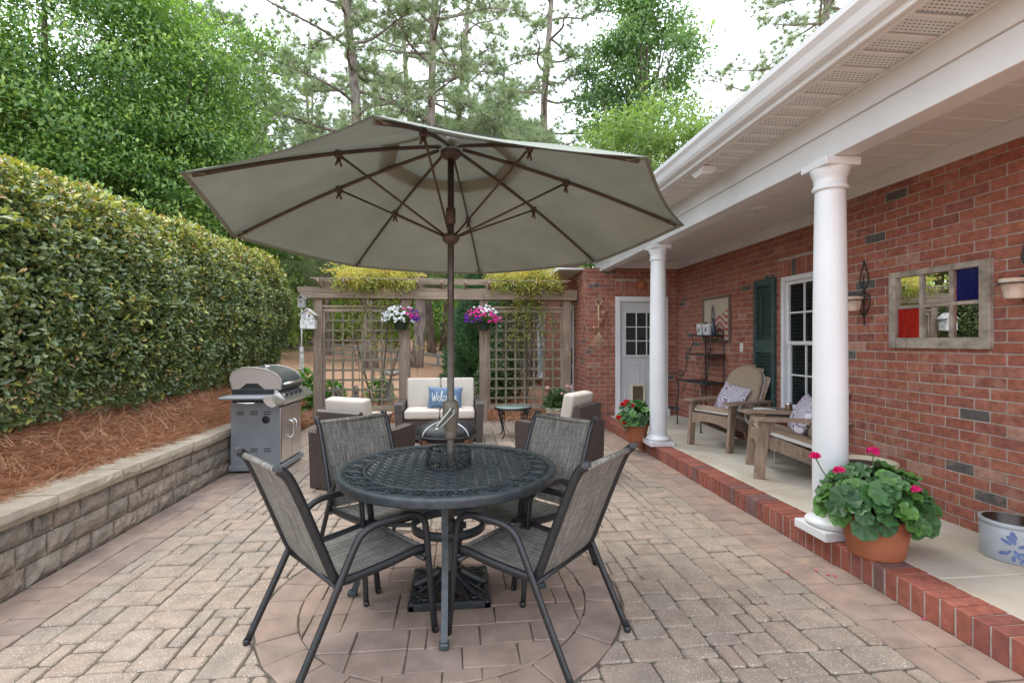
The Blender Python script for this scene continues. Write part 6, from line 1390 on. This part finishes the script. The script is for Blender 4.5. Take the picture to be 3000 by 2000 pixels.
def geranium(label, loc, r0, r1, h, R_, H_, nl, ls, heads, petm, group='potted geraniums'):
    t = thing('potted_geranium', label, 'potted plant', loc, 0, group); pot(t, r0, r1, h, m_terra, .05)
    g = MB()
    for k in range(nl):
        a = k*2.39996; el = math.asin(random.uniform(-.45, .97)); d_ = Vector((math.cos(a)*math.cos(el), math.sin(a)*math.cos(el), math.sin(el))); rr_ = random.uniform(.72, 1.02)
        p_ = Vector((d_.x*R_*rr_, d_.y*R_*rr_, h+.06+d_.z*H_*rr_)); o = link('leaf', gl_[random.randrange(8)], t, p_)
        nrm = (d_*.8+Vector((0, -.25, .55))+Vector((random.uniform(-.4, .4), random.uniform(-.4, .4), random.uniform(-.3, .3)))).normalized(); q = nrm.to_track_quat('Z', 'X'); o.rotation_mode = 'QUATERNION'; o.rotation_quaternion = q @ Euler((0, 0, random.uniform(0, 6.28))).to_quaternion(); s_ = ls*random.uniform(.7, 1.25); o.scale = (s_, s_, s_)
        if k % 2 == 0: g.tube([(d_.x*.03, d_.y*.03, h-.03), (d_.x*R_*.4, d_.y*R_*.4, h+.05+max(0, d_.z)*H_*.6), tuple(p_)], .0035, 5)
    g.build('stems', gm[2], t)['kind'] = 'stuff'
    for hx, hy, hz_, hr in heads:
        g = MB(); n = 26; C = rnd(n); C[:, 2] = np.abs(C[:, 2])*.8-.1; blossoms(C*hr*.75+np.array([hx, hy, hz_]), C, hr*.42)
        fh = blossoms(C*hr*.75+np.array([hx, hy, hz_]), C, hr*.42).build('flower_head', petm, t); g = MB(); g.tube(spline([(hx*.4, hy*.4, h+.08), (hx*.8, hy*.8, hz_-.12), (hx, hy, hz_)], 4), .004, 5); g.build('flower_stalk', gm[3], fh)
m_mag = flat_('magenta_petal', (.62, .012, .14), (.78, .03, .24)); m_scar = flat_('scarlet_petal', (.55, .004, .012), (.70, .012, .03))
geranium('large magenta geranium in a terracotta pot beside the near column', (2.50, 2.785, .14), .145, .185, .25, .28, .22, 120, .13, [(-.30, .12, .565, .038), (-.22, .02, .50, .036), (.10, .13, .585, .042), (.05, -.22, .45, .028)], m_mag)
geranium('red geranium in a terracotta pot on the kerb by the far column', (2.28, 6.28, .14), .115, .15, .24, .22, .22, 80, .115, [(-.24, -.02, .30, .05), (-.20, -.08, .24, .045), (-.17, .02, .46, .05), (-.12, .05, .50, .04), (-.05, -.02, .45, .035)], m_scar)
# ---- rose planter ----
rp_ = thing('rose_planter', 'pink rose bush in a cream planter by the pergola corner post', 'potted plant', (1.58, 7.95, 0)); pot(rp_, .16, .205, .37, m_creampot, .05)
n = 1500; C = rnd(n); C[:, 2] = np.abs(C[:, 2])-.1; P = C*rng.uniform(.35, 1, (n, 1))*np.array([.24, .24, .30])+np.array([0, 0, .38]); link('foliage', leaf_mesh('foliage', P, unit(C+rnd(n)*.7), unit(C*.4+np.array([0, 0, 1.])+rnd(n)*.4), .055, .032, m_holly), rp_)
m_rose = flat_('pink_rose', (.72, .38, .40), (.80, .58, .56))
for x, y, z, r_ in ((-.19, -.1, .68, .04), (.13, -.08, .70, .038), (.20, -.04, .68, .034), (.02, -.2, .60, .03), (.09, -.19, .53, .024)):
    g = MB()
    for ring, (nr_, rr_, tz) in enumerate(((5, 1, .2), (5, .72, .5), (4, .42, .75))):
        for k in range(nr_):
            a = 2*math.pi*k/nr_+ring*.5; a2 = a+.62; g.add([(x, y, z-.02), (x+r_*rr_*math.cos(a-.62), y+r_*rr_*math.sin(a-.62), z+r_*tz), (x+r_*rr_*1.15*math.cos(a), y+r_*rr_*1.15*math.sin(a), z+r_*tz*1.3), (x+r_*rr_*math.cos(a2), y+r_*rr_*math.sin(a2), z+r_*tz)], [(0, 1, 2), (0, 2, 3)])
    g.build('rose', m_rose, rp_)
g = MB()
for u, v in ((2446, 1690), (2425, 1686), (2392, 1673), (2705, 1815), (2306, 1680), (1938, 1373)):
    q = at(u, v, 1471*1.42/(v-1000)); g.add([(q.x+.012*math.cos(a)*random.uniform(.7, 1.2), q.y+.009*math.sin(a), .006+random.uniform(0, .004)) for a in np.linspace(0, 6.28, 7)[:-1]], [tuple(range(6))])
tag(g.build('fallen_petals', m_mag), 'scattered magenta petals fallen on the pavers by the kerb', 'petals', kind='stuff')
